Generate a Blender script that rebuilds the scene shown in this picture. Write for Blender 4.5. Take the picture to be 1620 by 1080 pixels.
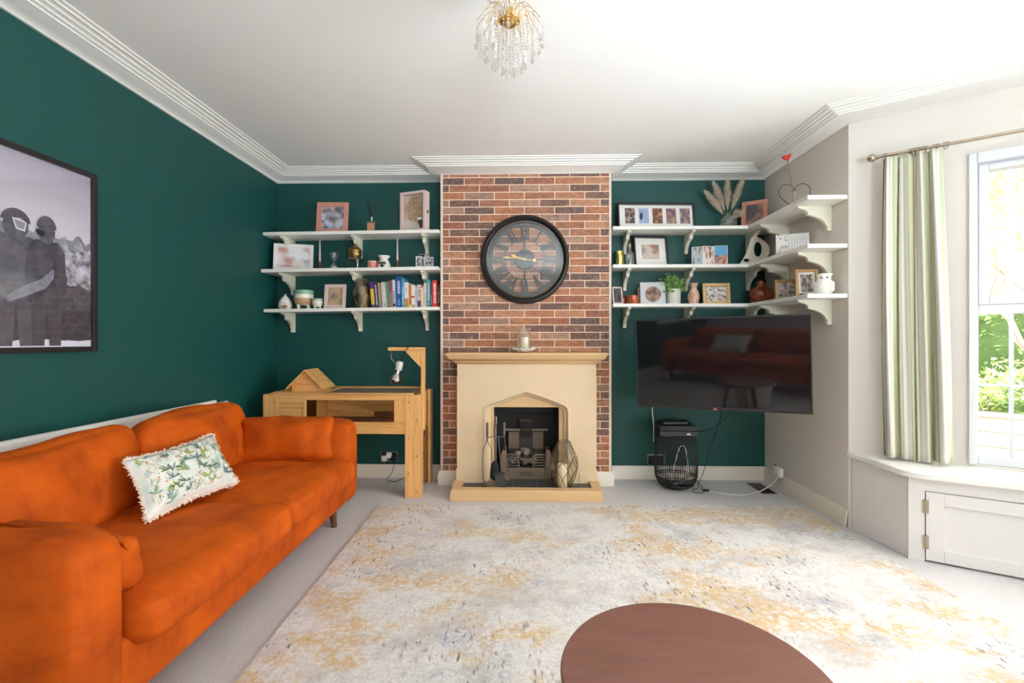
import bpy, bmesh, math, random
from math import sin, cos, pi, radians, sqrt, atan2, floor
from mathutils import Vector, Matrix, noise, Euler
random.seed(7)
sc = bpy.context.scene
for o in list(bpy.data.objects): bpy.data.objects.remove(o)
COL = sc.collection

# ---------------------------------------------------------------- camera
H = 1.2; YAW = math.atan(18/750.0)
cd = bpy.data.cameras.new('camera'); cam = bpy.data.objects.new('camera', cd); COL.objects.link(cam)
cd.sensor_width = 36; cd.lens = 750*36/1620.0; cd.shift_y = -2/1620.0; cd.clip_start = .02
cam.location = (0, 0, H); cam.rotation_euler = (pi/2, 0, YAW)
sc.camera = cam
sc.view_settings.view_transform = 'Standard'; sc.view_settings.look = 'None'
sc.view_settings.gamma = 1; sc.view_settings.use_curve_mapping = False
sc.view_settings.exposure = 1.04
sc.cycles.max_bounces = 10; sc.cycles.diffuse_bounces = 6; sc.cycles.glossy_bounces = 4
sc.cycles.transparent_max_bounces = 24; sc.cycles.transmission_bounces = 6
sc.cycles.sample_clamp_indirect = 6; sc.cycles.caustics_reflective = False; sc.cycles.caustics_refractive = False
# ---------------------------------------------------------------- sky
w = bpy.data.worlds.new('sky'); sc.world = w; w.use_nodes = True
wn = w.node_tree.nodes; wl = w.node_tree.links
bg = wn['Background']; sky = wn.new('ShaderNodeTexSky'); sky.sky_type = 'NISHITA'
sky.sun_disc = False; sky.sun_elevation = radians(38); sky.sun_rotation = radians(120); sky.air_density = 1.0; sky.dust_density = 4
hs = wn.new('ShaderNodeHueSaturation'); hs.inputs['Saturation'].default_value = .35
wl.new(sky.outputs[0], hs.inputs['Color']); wl.new(hs.outputs[0], bg.inputs[0]); bg.inputs[1].default_value = .44
# ---------------------------------------------------------------- daylight through the bay and left window, fill through an added rear window
def area(name, loc, aim, sx, sy, power, col=(1, 1, 1), spread=180):
    l = bpy.data.lights.new(name, 'AREA'); l.shape = 'RECTANGLE'; l.size = sx; l.size_y = sy
    l.energy = power; l.color = col; l.spread = radians(spread)
    o = bpy.data.objects.new(name, l); COL.objects.link(o); o.location = loc
    o.rotation_euler = (Vector(aim)-Vector(loc)).to_track_quat('-Z', 'Y').to_euler()
    return o
area('daylight_bay', (4.6, 1.35, .15), (.0, 1.3, 2.3), 2.2, 1.8, 290, (.83, .92, 1))
area('daylight_bay_side', (3.4, -.95, .3), (1.0, 1.7, 2.4), 1.4, 1.4, 80, (.83, .92, 1))
area('rear_fill', (1.5, -3.9, .3), (.2, 1.0, 2.6), 1.8, 1.6, 560, (.80, .90, 1))  # added fill from behind, through a rear window made up for it
area('daylight_left_rear', (-3.6, -1.35, .3), (-.2, .4, 2.6), 1.4, 1.6, 560, (.80, .90, 1))
sl = bpy.data.lights.new('sun', 'SUN'); sl.energy = 3.2; sl.angle = radians(3); sl.color = (1, .96, .90)
so_ = bpy.data.objects.new('sun', sl); COL.objects.link(so_); so_.rotation_euler = Vector((.22, .42, -1)).to_track_quat('-Z', 'Y').to_euler(); so_.location = (2, -6, 12)
# ---------------------------------------------------------------- materials
def srgb(r, g, b):
    f = lambda c: (c/255/12.92) if c/255 <= .04045 else ((c/255+.055)/1.055)**2.4
    return (f(r), f(g), f(b), 1)
class NT:
    def __init__(s, name):
        s.m = bpy.data.materials.new(name); s.m.use_nodes = True
        s.t = s.m.node_tree; s.n = s.t.nodes; s.b = s.n['Principled BSDF']; s.out = s.n['Material Output']
    def link(s, a, b): s.t.links.new(a, b)
    def new(s, typ, ins=None, **kw):
        n = s.n.new('ShaderNode'+typ)
        for k, v in kw.items(): setattr(n, k, v)
        for k, v in (ins or {}).items():
            if hasattr(v, 'is_linked') or hasattr(v, 'links'): s.link(v, n.inputs[k])
            else: n.inputs[k].default_value = v
        return n
    def math(s, op, a, b=0.0, c=0.0):
        n = s.n.new('ShaderNodeMath'); n.operation = op
        for i, v in enumerate((a, b, c)):
            if hasattr(v, 'links'): s.link(v, n.inputs[i])
            else: n.inputs[i].default_value = v
        return n.outputs[0]
    def mix(s, f, a, b, mode='MIX'):
        n = s.n.new('ShaderNodeMix'); n.data_type = 'RGBA'; n.blend_type = mode
        for i, v in ((0, f), (6, a), (7, b)):
            if hasattr(v, 'links'): s.link(v, n.inputs[i])
            else: n.inputs[i].default_value = v
        return n.outputs[2]
    def ramp(s, fac, stops, interp='LINEAR'):
        n = s.n.new('ShaderNodeValToRGB'); n.color_ramp.interpolation = interp
        e = n.color_ramp.elements
        while len(e) < len(stops): e.new(.5)
        for i, (p, c) in enumerate(stops): e[i].position = p; e[i].color = c if len(c) == 4 else (*c, 1)
        s.link(fac, n.inputs[0]); return n.outputs[0]
    def co(s, kind='Object'): return s.new('TexCoord').outputs[kind]
    def noise(s, vec, scale, detail=3, rough=.5, out='Fac', dist=0):
        n = s.new('TexNoise', {'Vector': vec, 'Scale': scale, 'Detail': detail, 'Roughness': rough, 'Distortion': dist}); return n.outputs[out]
    def map(s, vec, scale=(1, 1, 1), loc=(0, 0, 0), rot=(0, 0, 0)):
        return s.new('Mapping', {'Vector': vec, 'Scale': scale, 'Location': loc, 'Rotation': rot}).outputs[0]
    def bump(s, h, strength=.3, dist=.01):
        n = s.new('Bump', {'Height': h, 'Strength': strength, 'Distance': dist}); s.link(n.outputs[0], s.b.inputs['Normal']); return n
    def set(s, **k):
        for a, v in k.items():
            a = {'Base': 'Base Color', 'Spec': 'Specular IOR Level', 'SheenW': 'Sheen Weight', 'SheenR': 'Sheen Roughness', 'SheenT': 'Sheen Tint', 'Trans': 'Transmission Weight', 'Coat': 'Coat Weight', 'EmS': 'Emission Strength', 'Em': 'Emission Color', 'SSS': 'Subsurface Weight'}.get(a, a)
            if hasattr(v, 'links'): s.link(v, s.b.inputs[a])
            else: s.b.inputs[a].default_value = v
        return s
MC = {}
def paint(name, rgb, rough=.5, metal=0, var=.0, vs=20, bump=0, bs=200, **k):
    """plain coloured surface; var adds mottling of the base colour, bump a fine grain"""
    if name in MC: return MC[name]
    n = NT(name); c = srgb(*rgb)
    co = n.co()
    if var:
        d = (c[0]*(1-var), c[1]*(1-var), c[2]*(1-var), 1); l = tuple(min(1, x*(1+var)) for x in c[:3])+(1,)
        n.set(Base=n.mix(n.noise(co, vs, 4), d, l))
    else: n.set(Base=c)
    n.set(Roughness=rough, Metallic=metal, **k)
    if bump: n.bump(n.noise(co, bs, 3), bump, .002)
    MC[name] = n.m; return n.m
def glassy(name, tint=(1, 1, 1), gloss=.12, rough=.02, rim=.55):
    """thin clear glass: mostly see-through with a mirror part that grows at grazing angles"""
    n = NT(name); n.n.remove(n.b)
    t = n.new('BsdfTransparent', {'Color': (*tint, 1)}); g = n.new('BsdfGlossy', {'Color': (1, 1, 1, 1), 'Roughness': rough})
    lw = n.new('LayerWeight', {'Blend': .35})
    f = n.math('ADD', n.math('MULTIPLY', lw.outputs['Facing'], rim), gloss*.4)
    mx = n.new('MixShader'); n.link(f, mx.inputs[0]); n.link(t.outputs[0], mx.inputs[1]); n.link(g.outputs[0], mx.inputs[2])
    n.link(mx.outputs[0], n.out.inputs['Surface']); return n.m
def wood(name, base, dark, scale=1, axis='x', rough=.45, knots=True):
    n = NT(name); co = n.co()
    st = {'x': (.6, 7, 7), 'y': (7, .6, 7), 'z': (7, 7, .6)}[axis]
    v = n.map(co, tuple(s*scale for s in st))
    a = n.noise(v, 3.2, 5, .6, dist=1.2)
    g = n.noise(n.map(co, tuple(s*scale*5 for s in st)), 6, 3)
    f = n.math('ADD', n.math('MULTIPLY', a, .75), n.math('MULTIPLY', g, .25))
    c = n.ramp(f, [(.32, srgb(*dark)), (.5, srgb(*base)), (.68, srgb(*[min(255, x+14) for x in base]))])
    if knots:
        kv = n.map(co, {'x': (3.2, 8, 8), 'y': (8, 3.2, 8), 'z': (8, 8, 3.2)}[axis])
        vo = n.new('TexVoronoi', {'Vector': kv, 'Scale': 1.0})
        kf = n.ramp(vo.outputs['Distance'], [(.05, (1, 1, 1)), (.10, (0, 0, 0))])
        c = n.mix(n.math('MULTIPLY', kf, .75), c, srgb(110, 60, 25))
    n.set(Base=c, Roughness=rough); n.bump(g, .06, .002); return n.m
def photo(name, cols, scale=3.0, seed=0, rough=.25):
    """a blurred small print: a few soft patches of its own colours"""
    n = NT(name); co = n.co('Generated')
    v = n.map(co, (1, 1, 1), (seed*3.7, seed*1.3, seed*.7))
    c = srgb(*cols[0])
    for i, q in enumerate(cols[1:]): c = n.mix(n.ramp(n.noise(n.map(v, (1, 1, 1), (i*7.3, i*2.1, i*5)), scale*.75, 1.2, .5), [(.42, (0, 0, 0)), (.60, (1, 1, 1))]), c, srgb(*q))
    n.set(Base=c, Roughness=rough); return n.m

# walls
def wallpaint(name, rgb, rough=.6):
    n = NT(name); co = n.co()
    c = srgb(*rgb); n.set(Base=n.mix(n.noise(co, 2.5, 3), tuple(x*.95 for x in c[:3])+(1,), c), Roughness=rough)
    n.bump(n.noise(co, 60, 4), .05, .002); return n.m
GREEN = wallpaint('green_paint', (12, 76, 71), .55)
WHITEW = wallpaint('warm_white_paint', (226, 219, 210), .7)
CEIL = wallpaint('ceiling_paint', (249, 247, 243), .8)
TRIM = paint('white_gloss', (238, 236, 230), .35)
SHELF = paint('shelf_white', (240, 237, 230), .4)
BRACK = paint('bracket_cream', (233, 228, 208), .45)
UPVC = paint('white_window_frame', (222, 223, 226), .3)
GLASS = glassy('clear_glass', (1, 1, 1), .1)
PANE = glassy('window_glass', (.985, .995, .99), .08)
def brickmat():
    n = NT('brick_slips'); s = n.new('SeparateXYZ', {0: n.co()})
    rh, bw = .0613, .2505
    yy = n.math('DIVIDE', n.math('ADD', s.outputs[2], .0213), rh); row = n.math('FLOOR', yy); fy = n.math('SUBTRACT', yy, row)
    odd = n.math('MULTIPLY', n.math('MODULO', row, 2), .5)
    xx = n.math('ADD', n.math('DIVIDE', n.math('ADD', s.outputs[0], 4.0-.126), bw), odd); col = n.math('FLOOR', xx); fx = n.math('SUBTRACT', xx, col)
    def edge(f, wdt):
        return n.math('MAXIMUM', n.math('LESS_THAN', f, wdt), n.math('GREATER_THAN', f, 1-wdt))
    mort = n.math('MAXIMUM', edge(fy, .05), edge(fx, .0125))
    idv = n.new('CombineXYZ', {0: col, 1: row, 2: 0}).outputs[0]
    wn_ = n.new('TexWhiteNoise', {'Vector': idv}); wn_.noise_dimensions = '3D'
    cols = [(114, 86, 76), (162, 108, 82), (184, 126, 94), (128, 96, 84), (190, 136, 104), (170, 112, 84), (164, 130, 112), (184, 120, 86), (108, 86, 80), (178, 140, 118), (160, 100, 76)]
    c = n.ramp(wn_.outputs['Value'], [(i/len(cols), srgb(*q)) for i, q in enumerate(cols)], 'CONSTANT')
    shift = n.new('VectorMath', {0: n.co(), 1: wn_.outputs['Color']}, operation='ADD').outputs[0]
    nz = n.noise(n.map(shift, (14, 14, 34)), 1.3, 5, .65)
    c = n.mix(n.ramp(nz, [(.42, (0, 0, 0)), (.75, (.7, .7, .7))]), c, srgb(92, 66, 60))
    nz2 = n.noise(n.map(shift, (22, 22, 50), (5, 5, 5)), 1.6, 5, .7)
    c = n.mix(n.ramp(nz2, [(.52, (0, 0, 0)), (.75, (.7, .7, .7))]), c, srgb(214, 168, 132))
    c = n.mix(mort, c, srgb(246, 218, 192))
    n.set(Base=c, Roughness=.75); n.bump(n.math('ADD', n.math('MULTIPLY', mort, -1), n.math('MULTIPLY', nz, .4)), .4, .003)
    return n.m
BRICK = brickmat()
def carpetmat():
    n = NT('grey_beige_carpet'); co = n.co()
    f = n.noise(co, 160, 3, .8); g = n.noise(co, 5, 3)
    c = n.ramp(f, [(.3, srgb(172, 168, 167)), (.7, srgb(224, 221, 220))]); c = n.mix(n.math('MULTIPLY', g, .25), c, srgb(188, 182, 178))
    n.set(Base=c, Roughness=.95, SheenW=.2); n.bump(f, .5, .006); return n.m
CARPET = carpetmat()
def rugmat():
    n = NT('distressed_rug'); co = n.co()
    big = n.noise(n.map(co, (1, 1.5, 1), (3.1, 1.2, 0)), 1.7, 8, .66)
    gold = n.ramp(big, [(.50, (0, 0, 0)), (.57, (1, 1, 1))])
    det = n.noise(co, 42, 4, .7)
    goldf = n.math('MULTIPLY', gold, n.ramp(det, [(.44, (.10, .10, .10)), (.54, (1, 1, 1))]))
    blue = n.ramp(n.noise(n.map(co, (1, 1.4, 1), (9, 4, 0)), 2.6, 7, .65), [(.50, (0, 0, 0)), (.63, (1, 1, 1))])
    taupe = n.ramp(n.noise(n.map(co, (1, 1, 1), (2, 14, 0)), 3.4, 7, .7), [(.48, (0, 0, 0)), (.64, (1, 1, 1))])
    weave = n.noise(co, 150, 3, .8)
    w2 = n.noise(co, 55, 4, .75)
    c = n.mix(n.ramp(n.math('ADD', n.math('MULTIPLY', weave, .5), n.math('MULTIPLY', w2, .5)), [(.30, (0, 0, 0)), (.66, (1, 1, 1))]), srgb(178, 172, 167), srgb(238, 234, 229))
    c = n.mix(n.math('MULTIPLY', taupe, .6), c, srgb(172, 160, 152))
    c = n.mix(n.math('MULTIPLY', blue, n.math('MULTIPLY', n.ramp(det, [(.42, (0, 0, 0)), (.6, (1, 1, 1))]), .75)), c, srgb(152, 158, 168))
    c = n.mix(n.math('MULTIPLY', goldf, .85), c, srgb(204, 168, 112))
    fl = n.noise(n.map(co, (1, .30, 1), rot=(0, 0, .9)), 62, 3, .6)
    fl2 = n.noise(n.map(co, (1, .5, 1), (3, 5, 0), rot=(0, 0, .7)), 26, 3, .65)
    zone = n.ramp(n.noise(n.map(co, (1, 1, 1), (7, 7, 0)), 2.0, 4, .6), [(.45, (0, 0, 0)), (.6, (1, 1, 1))])
    fk = n.math('MULTIPLY', n.math('MAXIMUM', n.ramp(fl, [(.60, (0, 0, 0)), (.66, (1, 1, 1))]), n.ramp(fl2, [(.63, (0, 0, 0)), (.68, (.8, .8, .8))])), n.math('MULTIPLY', zone, .85))
    c = n.mix(fk, c, srgb(92, 80, 78))
    n.set(Base=c, Roughness=.95, SheenW=.15)
    n.bump(n.math('ADD', n.math('MULTIPLY', det, 1.0), n.math('MULTIPLY', weave, .5)), .6, .006); return n.m
RUG = rugmat()
def velvet():
    n = NT('orange_velvet'); co = n.co()
    a = n.noise(n.map(co, (1, 1, 1)), 4.5, 4, .6); f = n.noise(co, 260, 2)
    c = n.mix(n.ramp(a, [(.35, (0, 0, 0)), (.65, (1, 1, 1))]), srgb(154, 58, 2), srgb(202, 87, 5))  # pile sheen painted into the base colour, here and in the streaks below
    st = n.noise(n.map(co, (1.5, 14, 2.5), rot=(.2, .1, .3)), 2.2, 3, .6, dist=.6)
    c = n.mix(n.math('MULTIPLY', n.ramp(st, [(.38, (0, 0, 0)), (.7, (1, 1, 1))]), .35), c, srgb(198, 92, 10))
    n.set(Base=c, Roughness=.75, Spec=.2, SheenW=.10, SheenR=.4, SheenT=srgb(255, 120, 20))
    cr = n.noise(n.map(co, (2.2, 2.2, 5), rot=(.3, .4, .5)), 1.6, 3, .55, dist=.8)
    n.bump(n.math('ADD', n.math('MULTIPLY', cr, 1.0), n.math('MULTIPLY', f, .02)), .35, .03); return n.m
VELVET = velvet()
PINE = wood('pine_x', (224, 170, 104), (202, 140, 76), 1.2, 'x'); PINEZ = wood('pine_z', (228, 174, 108), (204, 142, 78), 1.2, 'z'); PINEY = wood('pine_y', (222, 168, 102), (198, 138, 76), 1.2, 'y')
STONE = paint('cream_limestone', (218, 194, 160), .8, var=.06, vs=6, bump=.25, bs=240)
STONE2 = paint('golden_limestone', (212, 176, 130), .8, var=.08, vs=6, bump=.25, bs=240)
SLATE = paint('dark_slate', (58, 60, 64), .35, var=.15, vs=9)
SOOT = paint('sooty_tile', (34, 33, 33), .6, var=.35, vs=7)
IRON = paint('black_iron', (34, 34, 36), .45, metal=.6)
IRONB = paint('brown_cast_iron', (132, 116, 100), .5, metal=.35, var=.2, vs=30)
BLACK = paint('black_plastic', (18, 18, 20), .35)
DARKF = paint('black_frame_wood', (32, 29, 29), .4)
GOLD = paint('gold_metal', (226, 182, 98), .25, metal=1)
BRASS = paint('old_brass', (150, 118, 70), .3, metal=.9, var=.25, vs=60)
CHROME = paint('brushed_chrome', (205, 200, 192), .22, metal=1)
NICKEL = paint('satin_nickel', (180, 168, 150), .25, metal=1)
PINKF = paint('copper_pink_wood', (205, 142, 124), .45, var=.08, vs=30)
PALEPINK = paint('pale_pink_wood', (222, 196, 188), .45)
WAX = paint('ivory_wax', (240, 226, 190), .5, SSS=.15)
CERAM = paint('white_ceramic', (236, 232, 224), .2)
MOUNT = paint('ivory_mount', (232, 230, 222), .8)
PAPER = paint('white_paper', (238, 236, 232), .7)
GOLDF = paint('gilt_wood', (206, 170, 112), .4, metal=.25, var=.12, vs=50)
DWOOD = paint('walnut_leg', (92, 58, 40), .4)
WCABLE = paint('white_cable', (226, 220, 208), .4)

# ---------------------------------------------------------------- mesh builder
class MB:
    def __init__(s): s.v = []; s.f = []; s.mi = []; s.mats = []; s.uv = {}
    def _m(s, m):
        if m not in s.mats: s.mats.append(m)
        return s.mats.index(m)
    def add(s, vs, fs, m, M=None):
        b = len(s.v); k = s._m(m)
        for p in vs: s.v.append(tuple(M @ Vector(p)) if M else tuple(p))
        for f in fs: s.f.append(tuple(b+i for i in f)); s.mi.append(k)
        return s
    def box(s, c, d, m, M=None):
        x, y, z = [q/2 for q in d]
        vs = [(c[0]+a*x, c[1]+b*y, c[2]+e*z) for a in (-1, 1) for b in (-1, 1) for e in (-1, 1)]
        return s.add(vs, [(0, 1, 3, 2), (4, 6, 7, 5), (0, 4, 5, 1), (2, 3, 7, 6), (0, 2, 6, 4), (1, 5, 7, 3)], m, M)
    def bb(s, x0, x1, y0, y1, z0, z1, m, M=None):
        return s.box(((x0+x1)/2, (y0+y1)/2, (z0+z1)/2), (abs(x1-x0), abs(y1-y0), abs(z1-z0)), m, M)
    def prism(s, poly, a0, a1, m, axis='y', M=None):
        """polygon in the two other axes, pushed along axis from a0 to a1"""
        def P(u, v, a): return {'y': (u, a, v), 'x': (a, u, v), 'z': (u, v, a)}[axis]
        n = len(poly); vs = [P(u, v, a0) for u, v in poly]+[P(u, v, a1) for u, v in poly]
        return s.add(vs, [tuple(range(n))[::-1], tuple(range(n, 2*n))]+[(i, (i+1) % n, n+(i+1) % n, n+i) for i in range(n)], m, M)
    def lathe(s, prof, m, n=24, c=(0, 0, 0), M=None, cap=True, sx=1, sy=1):
        vs = []; fs = []
        for r, z in prof:
            for i in range(n): a = 2*pi*i/n; vs.append((c[0]+r*cos(a)*sx, c[1]+r*sin(a)*sy, c[2]+z))
        for j in range(len(prof)-1):
            for i in range(n): fs.append((j*n+i, j*n+(i+1) % n, (j+1)*n+(i+1) % n, (j+1)*n+i))
        if cap:
            if prof[0][0] > 1e-5: fs.append(tuple(range(n))[::-1])
            if prof[-1][0] > 1e-5: fs.append(tuple((len(prof)-1)*n+i for i in range(n)))
        return s.add(vs, fs, m, M)
    def tube(s, pts, r, m, n=8, closed=False, M=None, r2=None):
        pts = [Vector(p) for p in pts]; N = len(pts); vs = []; fs = []; up = None
        for i, p in enumerate(pts):
            a = pts[(i-1) % N] if (closed or i > 0) else p; b = pts[(i+1) % N] if (closed or i < N-1) else p
            t = (b-a).normalized()
            if up is None:
                up = t.orthogonal().normalized()
            else:
                up = (up-t*up.dot(t)); up = up.normalized() if up.length > 1e-6 else t.orthogonal().normalized()
            q = t.cross(up); rr = r if r2 is None else r+(r2-r)*i/max(1, N-1)
            for k in range(n): an = 2*pi*k/n; vs.append(p+up*rr*cos(an)+q*rr*sin(an))
        for i in range(N if closed else N-1):
            j = (i+1) % N
            for k in range(n): fs.append((i*n+k, i*n+(k+1) % n, j*n+(k+1) % n, j*n+k))
        if not closed: fs += [tuple(range(n))[::-1], tuple((N-1)*n+k for k in range(n))]
        return s.add(vs, fs, m, M)
    def cyl(s, a, b, r, m, n=12, r2=None): return s.tube([a, b], r, m, n, r2=r2)
    def ball(s, c, r, m, n=12, k=8, sz=1):
        return s.lathe([(max(0, r*sin(pi*j/k)), -r*cos(pi*j/k)*sz) for j in range(k+1)], m, n, c, cap=False)
    def softbox(s, c, d, m, r=.05, n=10, puff=(0, 0, 0), wr=0, ws=6, seed=0, M=None, pinch=0):
        """rounded, stuffed block: puff swells each pair of faces, wr wrinkles it"""
        h = [q/2 for q in d]; idx = {}; vs = []; fs = []
        def vid(i, j, k):
            key = (i, j, k)
            if key in idx: return idx[key]
            u = Vector((2*i/n-1, 2*j/n-1, 2*k/n-1)); p = Vector([u[a]*h[a] for a in range(3)])
            q = Vector([max(-(h[a]-r), min(h[a]-r, p[a])) for a in range(3)]); dd = p-q
            if dd.length > 1e-9: p = q+dd.normalized()*r
            for a in range(3):
                b, e = [x for x in range(3) if x != a]
                p[a] += u[a]*puff[a]*(1-u[b]**2)*(1-u[e]**2)
                if pinch: p[a] *= 1-pinch*(u[b]**2*u[e]**2) if False else 1
            if wr:
                nv = noise.noise_vector(Vector((p.x*ws+seed, p.y*ws, p.z*ws)))*wr; p += nv
            idx[key] = len(vs); vs.append(p+Vector(c)); return idx[key]
        for a in range(3):
            for side in (0, n):
                for i in range(n):
                    for j in range(n):
                        q = []
                        for (x, y) in ((i, j), (i+1, j), (i+1, j+1), (i, j+1)):
                            t = [0, 0, 0]; t[a] = side; t[(a+1) % 3] = x; t[(a+2) % 3] = y; q.append(vid(*t))
                        fs.append(tuple(q) if side == n else tuple(q[::-1]))
        return s.add(vs, fs, m, M)
    def build(s, name, parent=None, loc=(0, 0, 0), rz=0, rot=None, bevel=0, seg=2, sub=0, ang=35, flat=False):
        me = bpy.data.meshes.new(name); me.from_pydata(s.v, [], s.f)
        for m in s.mats: me.materials.append(m)
        me.polygons.foreach_set('material_index', s.mi)
        if not flat:
            me.polygons.foreach_set('use_smooth', [True]*len(me.polygons)); me.set_sharp_from_angle(angle=radians(ang))
        me.update()
        o = bpy.data.objects.new(name, me); COL.objects.link(o); o.location = loc; o.rotation_euler = rot if rot else (0, 0, rz)
        if parent: o.parent = parent
        if bevel:
            b = o.modifiers.new('bevel', 'BEVEL'); b.width = bevel; b.segments = seg; b.limit_method = 'ANGLE'; b.angle_limit = radians(40); b.harden_normals = True
        if sub:
            b = o.modifiers.new('smooth', 'SUBSURF'); b.levels = sub; b.render_levels = sub
        return o
def text_obj(name, cu):
    t = bpy.data.objects.new('tmp', cu); COL.objects.link(t); bpy.context.view_layer.update()
    me = bpy.data.meshes.new_from_object(t.evaluated_get(bpy.context.evaluated_depsgraph_get())); bpy.data.objects.remove(t)
    me.name = name; o = bpy.data.objects.new(name, me); COL.objects.link(o); return o
def tag(o, label, cat, group=None, kind=None):
    o['label'] = label; o['category'] = cat
    if group: o['group'] = group
    if kind: o['kind'] = kind
    return o
def thing(name, label, cat, loc=(0, 0, 0), rz=0, group=None, rot=None):
    o = bpy.data.objects.new(name, None); COL.objects.link(o); o.location = loc; o.rotation_euler = rot if rot else (0, 0, rz)
    o.empty_display_size = .05; return tag(o, label, cat, group)
def struct(o): o['kind'] = 'structure'; return o
def lab(o, t): o['label'] = t; return o
def dup(root, loc, rz=0, label=None, rot=None):
    r = root.copy(); COL.objects.link(r); r.location = loc; r.rotation_euler = rot if rot else (0, 0, rz)
    if label: r['label'] = label
    for ch in list(root.children):
        c = ch.copy(); COL.objects.link(c); c.parent = r
        for g in list(ch.children):
            e = g.copy(); COL.objects.link(e); e.parent = c
    return r

# ================================================================ THE ROOM
XL, XR, YB, YC, HC, YR = -2.17, 2.077, 4.13, 3.94, 2.66, -2.4     # left wall, right wall, alcove, breast, ceiling, rear
BX0, BX1 = -.69, .727                                              # sides of the chimney breast
A = Vector((XR, 3.08)); UX = Vector((.811, -.585)); B = A+UX*1.348; C_ = Vector((B.x, .5)); D_ = Vector((XR, -.29))
ANG = atan2(UX.y, UX.x)
floor_poly = [(XL-.1, YR-.1), (XL-.1, YB+.1), (XR+.1, YB+.1), (XR+.1, A.y+.1), (B.x+.12, B.y+.05), (B.x+.12, C_.y-.05), (XR+.1, D_.y-.1), (XR+.1, YR-.1)]
struct(MB().prism(floor_poly, -.1, 0, CARPET, 'z').build('floor', flat=True))
struct(MB().prism(floor_poly, HC, HC+.1, CEIL, 'z').build('ceiling', flat=True))
def wall(name, p0, p1, m, holes=(), t=.14, z0=0, z1=HC, ext=(0, 0)):
    """wall from p0 to p1 with the room on its right-hand side; holes are (s0, s1, z0, z1)"""
    p0 = Vector(p0); p1 = Vector(p1); d = (p1-p0); L = d.length; an = atan2(d.y, d.x)
    mb = MB(); xs = sorted({-ext[0], L+ext[1], *[h[0] for h in holes], *[h[1] for h in holes]})
    for a, b in zip(xs[:-1], xs[1:]):
        hh = [h for h in holes if h[0] <= a+1e-6 and h[1] >= b-1e-6]
        z = z0
        for h in sorted(hh, key=lambda q: q[2]):
            if h[2] > z: mb.bb(a, b, 0, t, z, h[2], m)
            z = h[3]
        if z < z1: mb.bb(a, b, 0, t, z, z1, m)
    return struct(mb.build(name, loc=(p0.x, p0.y, 0), rz=an, flat=True))
wall('wall_left', (XL, YR), (XL, YB), GREEN, ext=(.1, .1), holes=[(.55, 1.55, .85, 2.25)])
wall('wall_back', (XL, YB), (XR, YB), GREEN, ext=(0, .1), holes=[(-.30-XL, .34-XL, 0, .75)])
# the stub beside the alcove and the rest of the right-hand side
wall('wall_right', (XR, YB), (XR, A.y), WHITEW, t=.14)
WW = [(.62, 1.30, .53, 2.2)]                                     # window opening in a canted side
wall('wall_bay_far', A, B, WHITEW, holes=[(.586, .882, .50, 2.225)], t=.16, ext=(-.0, .0))
LF = (C_-B).length
wall('wall_bay_front', B, C_, WHITEW, holes=[(.12, LF-.12, .50, 2.225)], t=.16, ext=(.1, .1))
LN = (D_-C_).length
wall('wall_bay_near', C_, D_, WHITEW, holes=[(.1, LN-.35, .50, 2.225)], t=.16)
wall('wall_right_near', D_, (XR, YR), WHITEW, ext=(0, .1))
wall('wall_rear', (XR, YR), (XL, YR), wallpaint('rear_wall_paint', (196, 190, 184)), holes=[(.12, 1.55, .85, 2.25)])
# chimney breast: a block with the fire opening left out
FX, FW, FZ = .024, .262, .66                                      # opening centre, half width, top
mb = MB()
for a, b, z0, z1 in ((BX0, FX-FW-.02, 0, HC), (FX+FW+.02, BX1, 0, HC), (FX-FW-.02, FX+FW+.02, FZ+.03, HC)): mb.bb(a, b, YC, YB, z0, z1, BRICK)
struct(mb.build('wall_chimney_breast', flat=True))
for i, x in enumerate((BX0+.010, BX1-.009)):
    struct(MB().bb(x-.010, x+.009, YC-.005, YC, .115, HC-.075, paint('edge_trim', (226, 208, 192), .6)).build('trim_%d' % (i+2)))
    # painted sides of the breast seen from the alcoves
struct(MB().bb(BX0-.004, BX0, YC-.003, YB, 0, HC, GREEN).build('trim_4')); struct(MB().bb(BX1, BX1+.004, YC-.003, YB, 0, HC, GREEN).build('trim_5'))

def sweep(path, prof, m, closed=False):
    """profile of (out into the room, z) run along a path with the room on its right, corners mitred"""
    P = [Vector(p) for p in path]; N = len(P); rings = []
    for i in range(N):
        ds = []
        if closed or i > 0: ds.append((P[i]-P[(i-1) % N]).normalized())
        if closed or i < N-1: ds.append((P[(i+1) % N]-P[i]).normalized())
        ns = [Vector((d.y, -d.x)) for d in ds]
        n = ns[0] if len(ns) == 1 else (ns[0]+ns[1])/(1+ns[0].dot(ns[1]))
        rings.append([(P[i].x+n.x*o, P[i].y+n.y*o, z) for o, z in prof])
    k = len(prof); vs = [p for r in rings for p in r]; fs = []
    for i in range(N if closed else N-1):
        j = (i+1) % N
        for q in range(k-1): fs.append((i*k+q, i*k+q+1, j*k+q+1, j*k+q))
    if not closed: fs += [tuple(range(k)), tuple((N-1)*k+q for q in range(k))[::-1]]
    return MB().add(vs, fs, m)
room = [(XL, YR), (XL, YB), (BX0, YB), (BX0, YC), (BX1, YC), (BX1, YB), (XR, YB), A, B, C_, D_, (XR, YR)]
cp = [(0,-.082),(.014,-.082),(.018,-.076),(.06,-.064),(.098,-.044),(.099,-.047),(.104,-.047),(.106,-.040),(.118,-.036),(.119,-.038),(.124,-.038),(.126,-.031),(.142,-.025),(.143,-.027),(.149,-.027),(.151,-.020),(.166,-.015),(.168,-.017),(.176,-.017),(.178,-.010),(.190,-.006),(.191,-.008),(.198,-.008),(.2,-.002),(.212,0)]
struct(sweep(room, [(o, HC+z) for o, z in cp], TRIM, True).build('trim_1', ang=50))
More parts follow.
